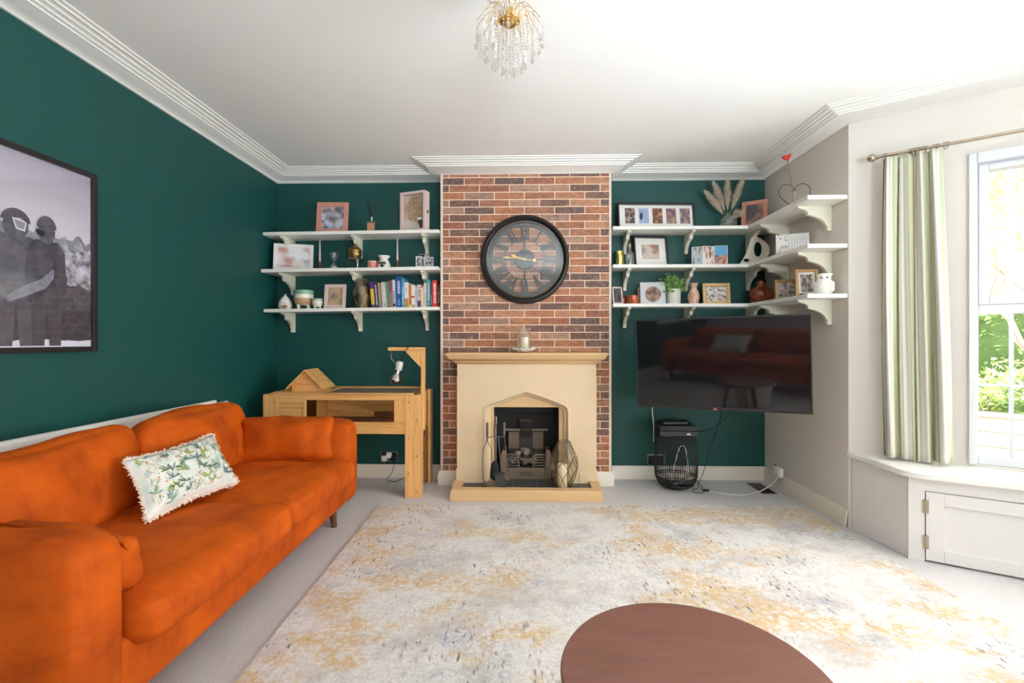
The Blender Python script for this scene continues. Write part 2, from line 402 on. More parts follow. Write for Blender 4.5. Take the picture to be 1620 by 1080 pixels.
bp = [(0, .115), (.008, .115), (.012, .108), (.018, .098), (.018, .088), (.021, .084), (.021, 0)]
BASEM = paint('skirting_white', (232, 224, 210), .4)
struct(sweep([(XL, YR), (XL, YB), (BX0, YB), (BX0, YC), (-.545, YC)], bp, BASEM).build('baseboard_left', ang=50))
struct(sweep([(.60, YC), (BX1, YC), (BX1, YB), (XR, YB), (XR, A.y-.0)], bp, BASEM).build('baseboard_right', ang=50))
struct(sweep([D_, (XR, YR), (XL, YR)], bp, BASEM).build('baseboard_rear', ang=50))

# windows of the bay: casing, sash, glazing bars and panes
def window(idx, p, ang_, s0, s1, z0=.50, z1=2.225, ztr=1.40):
    root = bpy.data.objects.new('window_%d' % idx, None); COL.objects.link(root); root.location = (p.x, p.y, 0); root.rotation_euler = (0, 0, ang_); root['kind'] = 'structure'
    mb = MB()   # casing on the room side
    for a, b, c, d in ((s0-.03, s0+.006, z0, z1+.03), (s1-.006, s1+.03, z0, z1+.03), (s0+.006, s1-.006, z1-.03, z1+.03)):
        mb.bb(a, b, -.018, .03, c, d, UPVC)
    mb.build('casing', root, bevel=.006)
    f = MB(); t0, t1 = .02, .09
    for a, b, c, d in ((s0+.006, s0+.016, z0, z1-.03), (s1-.016, s1-.006, z0, z1-.03), (s0+.016, s1-.016, z1-.042, z1-.03), (s0+.016, s1-.016, z0, z0+.048), (s0+.016, s1-.016, ztr-.053, ztr+.0)):
        f.bb(a, b, t0, t1, c, d, UPVC)
    fr = f.build('window_frame', root, bevel=.004)
    g = MB(); zs0, zs1 = ztr, z1-.042     # the opening light has a thicker sash
    for a, b, c, d in ((s0+.016, s0+.058, zs0, zs1), (s1-.058, s1-.016, zs0, zs1), (s0+.058, s1-.058, zs1-.030, zs1), (s0+.058, s1-.058, zs0, zs0+.05)):
        g.bb(a, b, t0-.008, t1, c, d, UPVC)
    sash = g.build('sash', root, bevel=.004)
    for (a, b, c, d, par) in ((s0+.058, s1-.058, zs0+.05, zs1-.030, sash), (s0+.016, s1-.016, z0+.048, ztr-.053, fr)):
        MB().bb(a, b, .050, .054, c, d, PANE).build('pane', par)
        bars = MB(); n = max(2, round((b-a)/.2))
        bars_x = [a+(b-a)*i/n for i in range(1, n)]
        for x in bars_x: bars.bb(x-.009, x+.009, .044, .060, c, d, UPVC)
        hz = (c+d)/2
        bars.bb(a, b, .0445, .0595, hz-.008, hz+.008, UPVC)
        bars.build('glazing_bars', par)
    return root
window(1, A, ANG, .584, .884)
dB = C_-B; window(2, B, atan2(dB.y, dB.x), .12, LF-.12)
dC = D_-C_; window(3, C_, atan2(dC.y, dC.x), .1, LN-.35)
window(4, Vector((XR, YR)), pi, .12, 1.55, .85, 2.25, 1.75)  # added unseen window, placed to let the rear fill light in
window(5, Vector((XL, YR)), pi/2, .55, 1.55, .85, 2.25, 1.75)
# ceiling rose
mb = MB(); mb.lathe([(.118, 0), (.118, -.006), (.105, -.010), (.085, -.006), (.03, -.008), (.02, -.018), (0, -.018)][::-1], CEIL, 40, (0, 0, 0), cap=False)
for i in range(26): a = 2*pi*i/26; mb.ball((.112*cos(a), .112*sin(a), -.009), .006, CEIL, 8, 5)
tag(mb.build('ceiling_rose', loc=(-.052, 1.945, HC)), 'white plaster ceiling rose with a beaded rim above the chandelier', 'ceiling rose')

# window seat filling the bay
def window_seat():
    P = [(2.127, 2.676), (2.128+.384*2.45, 2.676-.232*2.45)]
    n = (P[1][0]-P[0][0], P[1][1]-P[0][1]); L = sqrt(n[0]**2+n[1]**2); an = atan2(n[1], n[0]); u = Vector((cos(an), sin(an))); nn = Vector((-sin(an), cos(an)))
    root = thing('window_seat', 'white boxed-in window seat with cupboard doors below the bay window', 'window seat', (P[0][0], P[0][1], 0))
    o0 = Vector(P[0]); loc = lambda q: (q[0]-o0.x, q[1]-o0.y)
    e = Vector(P[1])
    SEATW = paint('seat_paint', (228, 224, 219), .45)
    body = MB(); body.prism([loc(q) for q in [(2.082, 3.058), P[0], P[1], (B.x-.005, 1.3), (B.x-.005, B.y-.02), (XR+.035, A.y-.04)]], 0, .45, SEATW, 'z'); body.build('seat_box', root, bevel=.004)
    tp = []
    c0 = Vector((2.062, 3.07)); c1 = Vector((2.066, 2.66)); 
    tp = [(2.062, 3.075), (2.075, 2.93), (2.077, 2.80), (2.073, 2.69), (2.082, 2.645), (2.11, 2.605), (2.15, 2.575)]
    q = Vector(P[1])-nn*.062
    tp += [(q.x, q.y), (B.x-.003, 1.3), (B.x-.003, B.y-.003), (A.x+.004, A.y-.004)]
    MB().prism([loc(p) for p in tp], .455, .490, TRIM, 'z').build('seat_top', root, bevel=.008, seg=3)
    W = MB().bb(.0, L, -.018, 0, 0.0, .455, SEATW)     # face frame is cut by the doors drawn on it
    W = MB(); z0, z1 = .012, .385
    spans = [(.069, .62), (.70, L-.05)]
    xs = [0, spans[0][0], spans[0][1], spans[1][0], spans[1][1], L]
    W.bb(0, xs[1], -.02, 0, 0, .455, SEATW); W.bb(xs[2], xs[3], -.02, 0, 0, .455, SEATW); W.bb(xs[4], L, -.02, 0, 0, .455, SEATW)
    for a, b in spans: W.bb(a, b, -.02, 0, z1, .455, SEATW)
    W.build('face_frame', root, rz=an)
    for a, b in spans:
        d = MB(); a += .004; zt = z1-.004
        for q0, q1, r0, r1 in ((a, a+.075, z0, zt), (b-.08, b-.004, z0, zt), (a+.075, b-.08, zt-.066, zt), (a+.075, b-.08, z0, z0+.066)):
            d.bb(q0, q1, -.024, -.001, r0, r1, SEATW)
        d.bb(a+.07, b-.075, -.010, -.001, z0+.06, zt-.06, SEATW)
        dr = d.build('door', root, rz=an, bevel=.0025)
        for z in (.11, .30):
            h = MB(); h.bb(a-.012, a+.012, -.027, -.020, z-.035, z+.035, NICKEL); h.cyl((a-.002, -.028, z-.035), (a-.002, -.028, z+.035), .004, NICKEL, 8); h.build('hinge', dr)
window_seat()
# ================================================================ OUTSIDE THE BAY
LEAFM = paint('hedge_leaf', (168, 196, 124), .6, var=.3, vs=9)
LEAFL = paint('young_leaf', (200, 222, 148), .6, var=.25, vs=9)
BARK = paint('pale_bark', (206, 196, 182), .8, var=.15)
def leaves(mb, pts, m, size=(.05, .09)):
    for p in pts:
        a = random.uniform(*size); e = Euler((random.uniform(-1, 1), random.uniform(-1, 1), random.uniform(0, 6.3))); M = Matrix.Translation(p) @ e.to_matrix().to_4x4()
        mb.add([(-a*.5, 0, 0), (0, -a*.28, a*.05), (a*.5, 0, 0), (0, a*.28, a*.05)], [(0, 1, 2, 3)], m, M)
struct(MB().bb(2.6, 16, -6, 16, -.32, -.25, paint('garden_ground', (150, 142, 124), .9, var=.3, vs=3)).build('ground', flat=True))
# clipped hedge across the garden
hb = MB(); core = paint('hedge_inside', (104, 134, 72), .9, var=.3, vs=6); hb.softbox((0, 0, .95), (7.0, .9, 2.0), core, r=.25, n=24, wr=.08, ws=3)
for i in range(8000):
    hb_p = (random.uniform(-3.5, 3.5), random.choice((-.47, -.45, -.42))+random.uniform(-.04, .06), random.uniform(.0, 1.95)) if random.random() < .7 else (random.uniform(-3.5, 3.5), random.uniform(-.45, .45), 1.93+random.uniform(0, .08))
    leaves(hb, [hb_p], LEAFM if random.random() < .6 else LEAFL, (.06, .12))
tag(hb.build('hedge', loc=(8.6, 7.2, -.25), rz=radians(-45), flat=True), 'green leafy hedge across the garden outside the window', 'hedge')
# timber raised bed
tb = MB(); TIMB = wood('weathered_timber', (214, 188, 162), (190, 160, 132), 1.0, 'x', .7)
for i in range(5): tb.bb(-1.6, 1.6, -.03, .03, .02+i*.14, .155+i*.14, TIMB)
tb.bb(-1.6, 1.6, -.05, .07, .72, .76, TIMB)
for x in (-1.6, 1.6): tb.bb(x-.04, x+.04, .03, .8, .02, .72, TIMB)
tb.bb(-1.57, 1.57, .03, .77, .02, .66, paint('soil', (84, 66, 50), .95))
PB = (4.75, 4.35, -.25)
tag(tb.build('raised_planter', loc=PB, rz=radians(-43), bevel=.004), 'light timber raised planter just outside the bay window', 'planter')
def shrub(label, loc, h, r, nl, seed, m):
    random.seed(seed); root = thing('leafy_shrub', label, 'plant', loc, 0); s = MB(); l = MB()
    for k in range(9):
        a = random.uniform(0, 6.3); q = random.uniform(.3, 1)*r; tipx, tipy, tz = q*cos(a), q*sin(a), h*random.uniform(.6, 1)
        pts = [(tipx*t**1.4, tipy*t**1.4, tz*t) for t in (0, .25, .5, .75, 1)]; s.tube(pts, .006, BARK, 5, r2=.002)
        for i in range(nl):
            t = random.uniform(.25, 1.02); leaves(l, [(tipx*t**1.4+random.gauss(0, .05), tipy*t**1.4+random.gauss(0, .05), tz*t+random.gauss(0, .03))], m, (.05, .1))
    s.build('stems', root); l.build('foliage', root, flat=True)
cs, sn = cos(radians(-43)), sin(radians(-43))
for i, (t, h, n, lb, m) in enumerate([(-.45, .62, 40, 'bright leafy shrub growing at the left end of the timber planter', LEAFL), (.02, .42, 34, 'mid green shrub growing in the middle of the timber planter', LEAFM), (.5, .6, 26, 'yellow-green shrub growing towards the right of the timber planter', LEAFL)]):
    shrub(lb, (PB[0]+t*cs-.4*sn, PB[1]+t*sn+.4*cs, PB[2]+.66), h, .4, n, 20+i, m)
# blossoming tree in front of the hedge
def tree(loc, seed, label, hh=4.6):
    random.seed(seed); root = thing('garden_tree', label, 'tree', loc); b = MB(); l = MB()
    def grow(p, d, L, r, lev):
        pts = [p]; q = Vector(p); dd = Vector(d)
        for i in range(4):
            dd = (dd+Vector((random.gauss(0, .16), random.gauss(0, .16), random.gauss(.03, .1)))).normalized(); q = q+dd*L/4; pts.append(tuple(q))
        b.tube(pts, r, BARK, 6, r2=r*.6)
        if lev >= 2:
            for i in range(16): leaves(l, [Vector(pts[random.randint(1, 4)])+Vector((random.gauss(0, .09), random.gauss(0, .09), random.gauss(0, .09)))], LEAFL, (.04, .08))
        if lev < 4:
            for i in range(4 if lev < 3 else 3): 
                nd = (dd+Vector((random.uniform(-1, 1), random.uniform(-1, 1), random.uniform(-.2, .7)))).normalized(); grow(pts[-1-(i % 2)], nd, L*.72, r*.55, lev+1)
    grow((0, 0, 0), (0, 0, 1), hh*.36, .06, 0)
    b.build('trunk', root); l.build('foliage', root, flat=True)
tree((5.9, 5.6, -.25), 4, 'thin branching tree with sparse pale leaves in front of the hedge')
tree((7.9, 6.6, -.25), 11, 'taller bare-branched tree behind the thin one near the hedge', 5.6)
random.seed(7)

# ================================================================ CURTAIN, POLE
def S(s, t, z): return Vector((A.x, A.y, 0))+Vector((UX.x, UX.y, 0))*s+Vector((-UX.y, UX.x, 0))*t+Vector((0, 0, z))
pole = thing('curtain_pole', 'satin nickel curtain pole with ball finial over the bay window', 'curtain pole', S(0, -.1, 2.305), ANG)
MB().cyl((.14, 0, 0), (1.3, 0, 0), .0095, NICKEL, 14).build('rod', pole)
f = MB(); f.ball((.118, 0, 0), .024, NICKEL, 18, 12); f.cyl((.135, 0, 0), (.152, 0, 0), .014, NICKEL, 14); f.build('finial', pole)
f = MB(); f.cyl((.30, .012, -.012), (.30, .098, -.012), .008, NICKEL, 10); f.cyl((.30, .086, -.012), (.30, .099, -.012), .026, NICKEL, 18); f.tube([(.30, .012*cos(a), .012*sin(a)) for a in [pi*i/6+pi for i in range(7)]], .004, NICKEL, 6); f.build('bracket', pole)
def ring_at(s):
    m = MB(); m.tube([(s+.0015*i, .0185*sin(2*pi*i/20), .0185*cos(2*pi*i/20)-.008) for i in range(20)], .0022, NICKEL, 6, closed=True)
    return m.build('curtain_ring', pole)
for s in (.163, .285, .30, .312, .326, .345, .395, .437): ring_at(s)
def curtain():
    root = thing('striped_curtain', 'green cream and lime striped curtain hanging at the bay window corner', 'curtain', S(.31, -.1, .505), ANG)
    n = NT('striped_curtain_cloth'); s = n.new('SeparateXYZ', {0: n.co('UV')}); u = n.math('FRACT', n.math('MULTIPLY', s.outputs[0], 4.1))
    st = [(0, (236, 230, 208)), (.10, (196, 206, 172)), (.20, (226, 224, 214)), (.27, (212, 208, 146)), (.35, (236, 232, 212)), (.45, (184, 192, 162)), (.52, (228, 226, 220)), (.63, (216, 210, 200)), (.70, (238, 234, 222)), (.77, (208, 210, 150)), (.82, (206, 214, 186)), (.92, (232, 224, 204))]
    c = n.ramp(u, [(p, srgb(*q)) for p, q in st], 'CONSTANT')
    n.set(Base=c, Roughness=.8, SheenW=.2); tr = n.new('BsdfTranslucent', {'Color': c}); mx = n.new('MixShader', {0: .22}); n.link(n.b.outputs[0], mx.inputs[1]); n.link(tr.outputs[0], mx.inputs[2]); n.link(mx.outputs[0], n.out.inputs['Surface'])
    n.bump(n.noise(n.map(n.co('UV'), (60, 14, 1)), 3, 3), .15, .004)
    U, V = 150, 40; vs = []; fs = []
    for j in range(V+1):
        v = j/V; z = 1.782*v
        L = .165-(.018)*(v) ; 
        x0 = -.146-.010*sin(v*3) ; x1 = .168-.040*v**1.3
        amp = .024+.020*(1-v)
        for i in range(U+1):
            u_ = i/U; ph = 2*pi*(4.3*u_+.10*sin(2.2*v+u_*4)); k = .7+.5*sin(2*pi*u_*1.3+1)
            x = x0+(x1-x0)*(u_+.035*sin(ph*1.0+1.2))
            y = amp*k*sin(ph)+.01*sin(ph*2.3+v*3)
            z2 = z + (.006*sin(u_*9) if j == 0 else 0)
            vs.append((x, y, z2))
    for j in range(V):
        for i in range(U): a = j*(U+1)+i; fs.append((a, a+1, a+U+2, a+U+1))
    m = MB().add(vs, fs, n.m); o = m.build('cloth', root, ang=180)
    uvl = o.data.uv_layers.new(name='UVMap')
    for lp in o.data.loops: i = lp.vertex_index % (U+1); j = lp.vertex_index//(U+1); uvl.data[lp.index].uv = (i/U, j/V)
    so = o.modifiers.new('solid', 'SOLIDIFY'); so.thickness = .003
curtain()

# ================================================================ FIREPLACE
fp = thing('fireplace_surround', 'cream stone fireplace surround with a pointed arch and moulded mantel shelf', 'fireplace', (FX, YC, 0))
Y0 = 3.77-YC                                                       # front of the stone face, local y
hw = .552
def arch(w_, zs, zt, n=7, zb=.05):
    """outline of a four-centred arch, from lower left over the point to lower right"""
    pts = [(-w_, zb), (-w_, zs-.055)]
    for i in range(1, n): 
        a = i/n*pi/2; pts.append((-w_+.055*(1-cos(a))*1.1, zs-.055+.055*sin(a)*1.15))
    k = pts[-1]
    for i in range(1, 4): t = i/3; pts.append((k[0]*(1-t), k[1]+(zt-k[1])*t+.004*sin(pi*t)))
    return pts+[(-x, z) for x, z in pts[-2::-1]]
ar = arch(.356, .695, .815)
mb = MB()
# face cut by the arch: strips between the arch outline and the outer rectangle
zt, z0 = 1.03, .05
n_ = len(ar); half = n_//2
def outer(i):
    x, z = ar[i]
    if i == 0: return (-hw, z0)
    if i == n_-1: return (hw, z0)
    t = i/(n_-1)
    if i == 1: return (-hw, ar[1][1])
    if i == n_-2: return (hw, ar[1][1])
    if i <= 5: return (-hw, ar[1][1]+(zt-ar[1][1])*(i-1)/4)
    if i >= n_-6: return (hw, ar[1][1]+(zt-ar[1][1])*(n_-2-i)/4)
    return (-hw+2*hw*(i-5)/(n_-11), zt)
vs = []; fs = []
for i in range(n_): vs += [(ar[i][0], Y0, ar[i][1]), (outer(i)[0], Y0, outer(i)[1])]
for i in range(n_-1): fs.append((2*i, 2*i+1, 2*i+3, 2*i+2))
mb.add(vs, fs, STONE)
mb.bb(-hw, -hw+.02, Y0+.0005, -.001, z0, zt, STONE); mb.bb(hw-.02, hw, Y0+.0005, -.001, z0, zt, STONE)
# plinth blocks and the worn side moulding
mb.bb(-hw-.008, -.42, Y0-.006, Y0+.02, z0, .175, STONE); mb.bb(.42, hw+.008, Y0-.006, Y0+.02, z0, .175, STONE)
for s in (-1, 1): mb.prism([(s*(hw), .20), (s*(hw+.012), .20), (s*(hw+.012), .90), (s*hw, .93)], Y0+.05, -.002, STONE, 'y')
mb.build('stone_face', fp)
# arch mouldings, step by step inwards
mo = MB(); prof = [(.0, 0), (.008, .0), (.016, -.004), (.026, -.004), (.034, .010), (.040, .024), (.052, .030), (.060, .050), (.066, .055)]
def inset(d):
    return arch(.356-d, .695-d*.55, .815-d*.95)
rg = []
for d, y in prof: rg.append([(x, Y0+y, z) for x, z in inset(d)])
for a, b in zip(rg[:-1], rg[1:]):
    vs = a+b; n2 = len(a); mo.add(vs, [(i, i+1, n2+i+1, n2+i) for i in range(n2-1)], STONE)
mo.build('arch_moulding', fp, ang=60)
# inner slip with the rectangular opening
ins = MB(); y1 = Y0+.055
ins.bb(-.30, -FW, y1, y1+.04, z0, .80, STONE2); ins.bb(FW, .30, y1, y1+.04, z0, .80, STONE2); ins.bb(-FW, FW, y1, y1+.04, FZ, .80, STONE2)
ins.build('inner_slip', fp)
ms = MB()
pr = [(0, 1.101), (-.255, 1.101), (-.255, 1.084), (-.248, 1.078), (-.240, 1.060), (-.222, 1.046), (-.205, 1.040), (-.196, 1.030), (-.190, 1.018), (-.172, 1.010), (0, 1.010)]
# mantel profile returned round both ends
ring = []
for (y, z) in pr[1:-1]:
    e = (-y-.172)*.95; ring.append([(-hw-e-.0, 0, z), (-hw-e, y, z), (hw+e, y, z), (hw+e, 0, z)])
vs = [p for r in ring for p in r]; fs = []
for i in range(len(ring)-1):
    for k in range(3): fs.append((i*4+k, i*4+k+1, i*4+k+5, i*4+k+4))
fs.append((0, 1, 2, 3)); fs.append(tuple((len(ring)-1)*4+k for k in (3, 2, 1, 0)))
ms.add(vs, fs, STONE2); ms.build('mantel_shelf', fp, ang=50)
# hearth
he = thing('hearth', 'low golden stone hearth kerb with dark slate tiles inside', 'hearth', (.021, 3.52, 0), 0)
k = MB(); k.prism([(-.571, 0), (.571, 0), (.571, .045), (.560, .086), (-.560, .086), (-.571, .045)], 0, .075, STONE2, 'y')
k.bb(-.571, -.495, .075, .262, 0, .086, STONE2); k.bb(.495, .571, .075, .262, 0, .086, STONE2); k.build('kerb', he, bevel=.004)
t = MB(); xs = [-.495, -.30, -.105, .09, .285, .495]; gr = paint('pale_grout', (176, 168, 156), .9)
t.bb(-.495, .495, .075, .56, .0, .060, gr)
for a, b in zip(xs[:-1], xs[1:]):
    for c, d in ((.077, .245), (.249, .40), (.404, .555)):
        if c > .2 and (a < -.34 or b > .34): continue
        t.bb(a+.0015, b-.0015, c, d, .060, .066, SLATE)
t2 = t.build('slate_tiles', he)
# fire opening: tiled back and cheeks
fb = thing('firebox', 'dark sooty tiled firebox inside the stone fireplace', 'firebox', (FX, 3.90, 0))
m = MB(); z0b = .062; jo = paint('soot_joint', (22, 21, 21), .9)
m.bb(-.28, .28, .26, .30, z0b, .75, jo); m.bb(-.30, -.28, .0, .30, z0b, .75, jo); m.bb(.28, .30, .0, .30, z0b, .75, jo); m.bb(-.28, .28, .0, .26, .73, .75, jo)
for i in range(4):
    for j in range(4): m.bb(-.279+i*.1395, -.279+(i+1)*.1395-.003, .253, .262, z0b+.002+j*.165, z0b+(j+1)*.165-.002, SOOT)
for s in (-1, 1):
    for i in range(2):
        for j in range(4): m.bb(s*.279, s*.272, .0+i*.13, .127+i*.13, z0b+.002+j*.165, z0b+(j+1)*.165-.002, SOOT)
m.build('fire_tiles', fb)
g = thing('fire_grate', 'brown cast iron fire basket with slotted front standing in the fireplace', 'grate', (FX-.002, 3.90, .066))
for q in (-1, 1):
    m = MB(); m.prism([(q*.205, 0), (q*.15, 0), (q*.15, .02), (q*.165, .20), (q*.165, .235), (q*.195, .235), (q*.205, .2)], -.03, -.005, IRONB, 'y')
    m.bb(q*.18-.018, q*.18+.018, -.01, .20, 0, .22, IRONB); m.build('cheek', g, bevel=.003)
m = MB(); m.bb(-.15, .15, -.028, -.014, .0, .085, IRONB); m.bb(-.15, .15, -.034, -.012, .085, .094, IRONB); m.bb(-.13, .13, -.031, -.027, .022, .066, IRONB)
for i in range(4): m.bb(-.06+i*.004, .06-i*.004, -.0325, -.030, .056-.009*i, .059-.009*i, IRON)
m.build('ash_front', g, bevel=.002)
m = MB()
for q in range(4): 
    z = .112+q*.022
    for s in (-1, 1): m.tube([(s*.155, -.022, z), (s*.09, -.030, z), (s*.055+s*.006*q, -.031, z)], .0055, IRONB, 6)
m.tube([(-.155, -.022, .20), (-.07, -.032, .20), (-.04, -.033, .165), (0, -.034, .155), (.04, -.033, .165), (.07, -.032, .20), (.155, -.022, .20)], .006, IRONB, 6)
for s in (-1, 1): m.tube([(s*.055, -.031, .095), (s*.075, -.031, .20)], .006, IRONB, 6)
m.tube([(-.03, -.033, .155), (0, -.033, .13), (.03, -.033, .155)], .004, IRONB, 6); m.build('front_bars', g)
m = MB(); m.bb(-.15, .15, 0, .20, .095, .105, IRON)
m.build('coal_tray', g)
m = MB(); m.bb(-.15, .15, .20, .215, .0, .35, paint('fireback_dark', (70, 66, 64), .6, var=.2)); m.bb(-.15, -.06, .195, .2, .2, .34, IRONB); m.bb(.06, .15, .195, .2, .2, .34, IRONB); m.prism([(-.055, .30), (.055, .30), (.055, .44), (.06, .455), (-.06, .455), (-.055, .44)], .19, .216, paint('fireback_red_brown', (84, 62, 52), .7), 'y')
for i in range(6): m.bb(-.05+i*.018, -.04+i*.018, .182, .191, .30, .435, IRON)
m.bb(-.19, .19, .185, .205, .355, .372, IRONB); m.build('fireback', g)
random.seed(3); cl = []
COAL = paint('ashy_coal', (138, 124, 114), .85, var=.35, vs=40); COALD = paint('dark_coal', (70, 62, 58), .8, var=.3, vs=40)
def coal_mesh(r, mt, sd):
    m = MB(); m.softbox((0, 0, 0), (2*r, 1.5*r, 1.3*r), mt, r=r*.3, n=4, wr=r*.5, ws=1.3/r, seed=sd); return m
wh = ['at the far left', 'left of the middle', 'in the middle front', 'right of the middle', 'at the far right', 'back left', 'back middle', 'back right', 'on top at the left', 'topmost in the middle', 'on top at the right']
cp_ = [(-.115, .03), (-.06, .025), (0, .02), (.06, .025), (.115, .03), (-.09, .10), (0, .11), (.09, .10), (-.075, .055), (-.005, .06), (.07, .055)]
for i, ((x, y), wd) in enumerate(zip(cp_, wh)):
    r = .034 if i < 8 else .031; z = .137 if i < 8 else .192
    if i == 9: z = .205; r = .036
    o = coal_mesh(r, COAL if i % 3 != 1 else COALD, i*3.1).build('coal_lump', loc=(FX-.002+x, 3.90+y, .066+z), rot=(random.uniform(-.3, .3), random.uniform(-.3, .3), random.uniform(0, 6)), ang=30)
    tag(o, 'ashy lump of coal in the fire grate, '+wd+' of the heap', 'coal', 'coal lumps in the fire grate')

# geometric glass lanterns
LEAD = paint('dark_brass_edge', (112, 90, 62), .35, metal=.8)
def lantern(label, loc, rr, hh, sides, rings, nm, rz=0, glass=None):
    root = thing('geometric_lantern', label, 'lantern', loc, rz)
    P = [[Vector((r*cos(2*pi*(i+o)/sides), r*sin(2*pi*(i+o)/sides), z)) for i in range(sides)] for r, z, o in rings]
    e = MB(); g_ = MB(); gl = glass or glassy(nm+'_glass', (.95, .94, .91), .2, .02, .3)
    for k, R in enumerate(P):
        if k in (0, len(P)-1):
            for i in range(sides): e.cyl(R[i], R[(i+1) % sides], .0022, LEAD, 6)
    for k in range(len(P)-1):
        a, b = P[k], P[k+1]; oa, ob = rings[k][2], rings[k+1][2]
        for i in range(sides):
            if oa == ob:
                e.cyl(a[i], b[i], .0022, LEAD, 6); g_.add([a[i], a[(i+1) % sides], b[(i+1) % sides], b[i]], [(0, 1, 2, 3)], gl)
            elif ob > oa:
                e.cyl(a[i], b[i], .0022, LEAD, 6); e.cyl(a[(i+1) % sides], b[i], .0022, LEAD, 6); g_.add([a[i], a[(i+1) % sides], b[i]], [(0, 1, 2)], gl); g_.add([a[(i+1) % sides], b[(i+1) % sides], b[i]], [(0, 1, 2)], gl)
            else:
                e.cyl(a[i], b[i], .0022, LEAD, 6); e.cyl(a[i], b[(i+1) % sides], .0022, LEAD, 6); g_.add([a[i], a[(i+1) % sides], b[(i+1) % sides]], [(0, 1, 2)], gl); g_.add([a[i], b[(i+1) % sides], b[i]], [(0, 1, 2)], gl)
    e.add([(0, 0, .001)]+[tuple(p+Vector((0, 0, .001))) for p in P[0]], [(0, i+1, (i+1) % sides+1) for i in range(sides)], LEAD)
    e.build('metal_edges', root); g_.build('glass_facets', root, flat=True); return root
LX, LY = .312, 3.665
lantern('large faceted glass lantern standing on the right of the slate hearth', (LX, LY, .067), .11, .36, 8, [(.062, 0, 0), (.088, .085, .5), (.112, .155, 0), (.104, .225, .5), (.048, .355, .5)], 'hearth', .2)
m = MB(); m.lathe([(0, 0), (.036, 0), (.037, .01), (.037, .172), (.033, .178), (.02, .170), (0, .168)], WAX, 24, cap=False); m.cyl((0, 0, .166), (0, 0, .182), .0012, IRON, 5)
tag(m.build('pillar_candle', loc=(LX-.012, LY, .0695)), 'thick ivory pillar candle inside the large lantern on the hearth', 'candle')

# companion set
TOOLM = paint('worn_iron', (120, 116, 110), .35, metal=.7, var=.2, vs=60)
CX_, CY_ = -.215, 3.695
cs_ = thing('tool_stand', 'black iron stand of the fireside tool set on the slate hearth', 'fire tool stand', (CX_, CY_, .067))
m = MB(); m.lathe([(0, 0), (.088, 0), (.092, .008), (.085, .016), (.03, .02), (.012, .03), (0, .03)], TOOLM, 32, cap=False); m.build('base', cs_)
MB().tube([(0, 0, .02), (0, 0, .48)], .0065, TOOLM, 8).build('pole', cs_)
m = MB(); m.lathe([(0, .48), (.011, .485), (.011, .53), (.007, .54), (0, .545)], TOOLM, 12, cap=False); m.build('handle', cs_)
m = MB(); m.tube([(-.065, -.02, .375), (-.03, 0, .38), (.03, 0, .38), (.065, .0, .382)], .004, TOOLM, 6); m.tube([(0, -.06, .375), (0, 0, .38), (0, .05, .378)], .004, TOOLM, 6); m.build('hooks', cs_)
tg = tag(MB().build('fire_tongs', loc=(CX_-.066, CY_-.022, .067)), 'black iron fire tongs with two long arms hanging left on the stand', 'fire tongs')
m = MB()
for s in (-1, 1): m.tube([(0, 0, .39), (s*.006, 0, .34), (s*.034, 0, .29), (s*.036, 0, .20), (s*.026-.006, 0, .06), (s*.012-.005, 0, .035)], .0035, TOOLM, 6)
m.lathe([(0, .385), (.008, .385), (.0095, .40), (.009, .49), (0, .497)], TOOLM, 10, cap=False)
def swap(o, m):
    n = m.build('tmp'); o.data = n.data; bpy.data.objects.remove(n)
swap(tg, m)
br = thing('hearth_brush', 'black hearth brush hanging at the front of the tool stand', 'brush', (CX_-.004, CY_-.062, .067))
m = MB(); m.tube([(0, 0, .20), (0, 0, .39)], .004, TOOLM, 6); m.lathe([(0, .385), (.008, .385), (.0095, .40), (.009, .47), (0, .477)], TOOLM, 10, cap=False); m.build('handle', br)
m = MB(); m.lathe([(.02, .06), (.034, .075), (.034, .14), (.024, .19), (.008, .21)], paint('brush_bristle', (30, 30, 32), .9, bump=.6, bs=300), 16, sy=.5); m.build('bristles', br)
sh = thing('fire_shovel', 'grey-handled fire shovel leaning low at the front of the stand', 'shovel', (CX_+.034, CY_-.10, .067))
m = MB(); m.tube([(.012, .02, .14), (-.012, .06, .39)], .004, TOOLM, 6); m.build('handle', sh)
SH = paint('shovel_grey', (62, 62, 62), .5, metal=.4); m = MB(); m.prism([(-.022, .0), (.022, .0), (.032, .04), (.034, .09), (.02, .125), (-.02, .125), (-.034, .09), (-.032, .04)], -.004, .004, SH, 'y'); m.tube([(-.045, -.006, .105), (-.01, -.008, .118), (.04, -.006, .128)], .009, SH, 8); m.build('pan', sh, rot=(-.12, 0, 0))
pk = thing('fire_poker', 'thin black poker hanging on the right of the tool stand', 'poker', (CX_+.066, CY_, .067))
m = MB(); m.tube([(0, 0, .40), (.02, -.01, .22), (.05, -.02, .06), (.035, -.02, .045), (.02, -.02, .06)], .0033, TOOLM, 6); m.build('shaft', pk); m = MB(); m.lathe([(0, .395), (.008, .395), (.0095, .41), (.009, .49), (0, .497)], TOOLM, 10, cap=False); m.build('handle', pk)

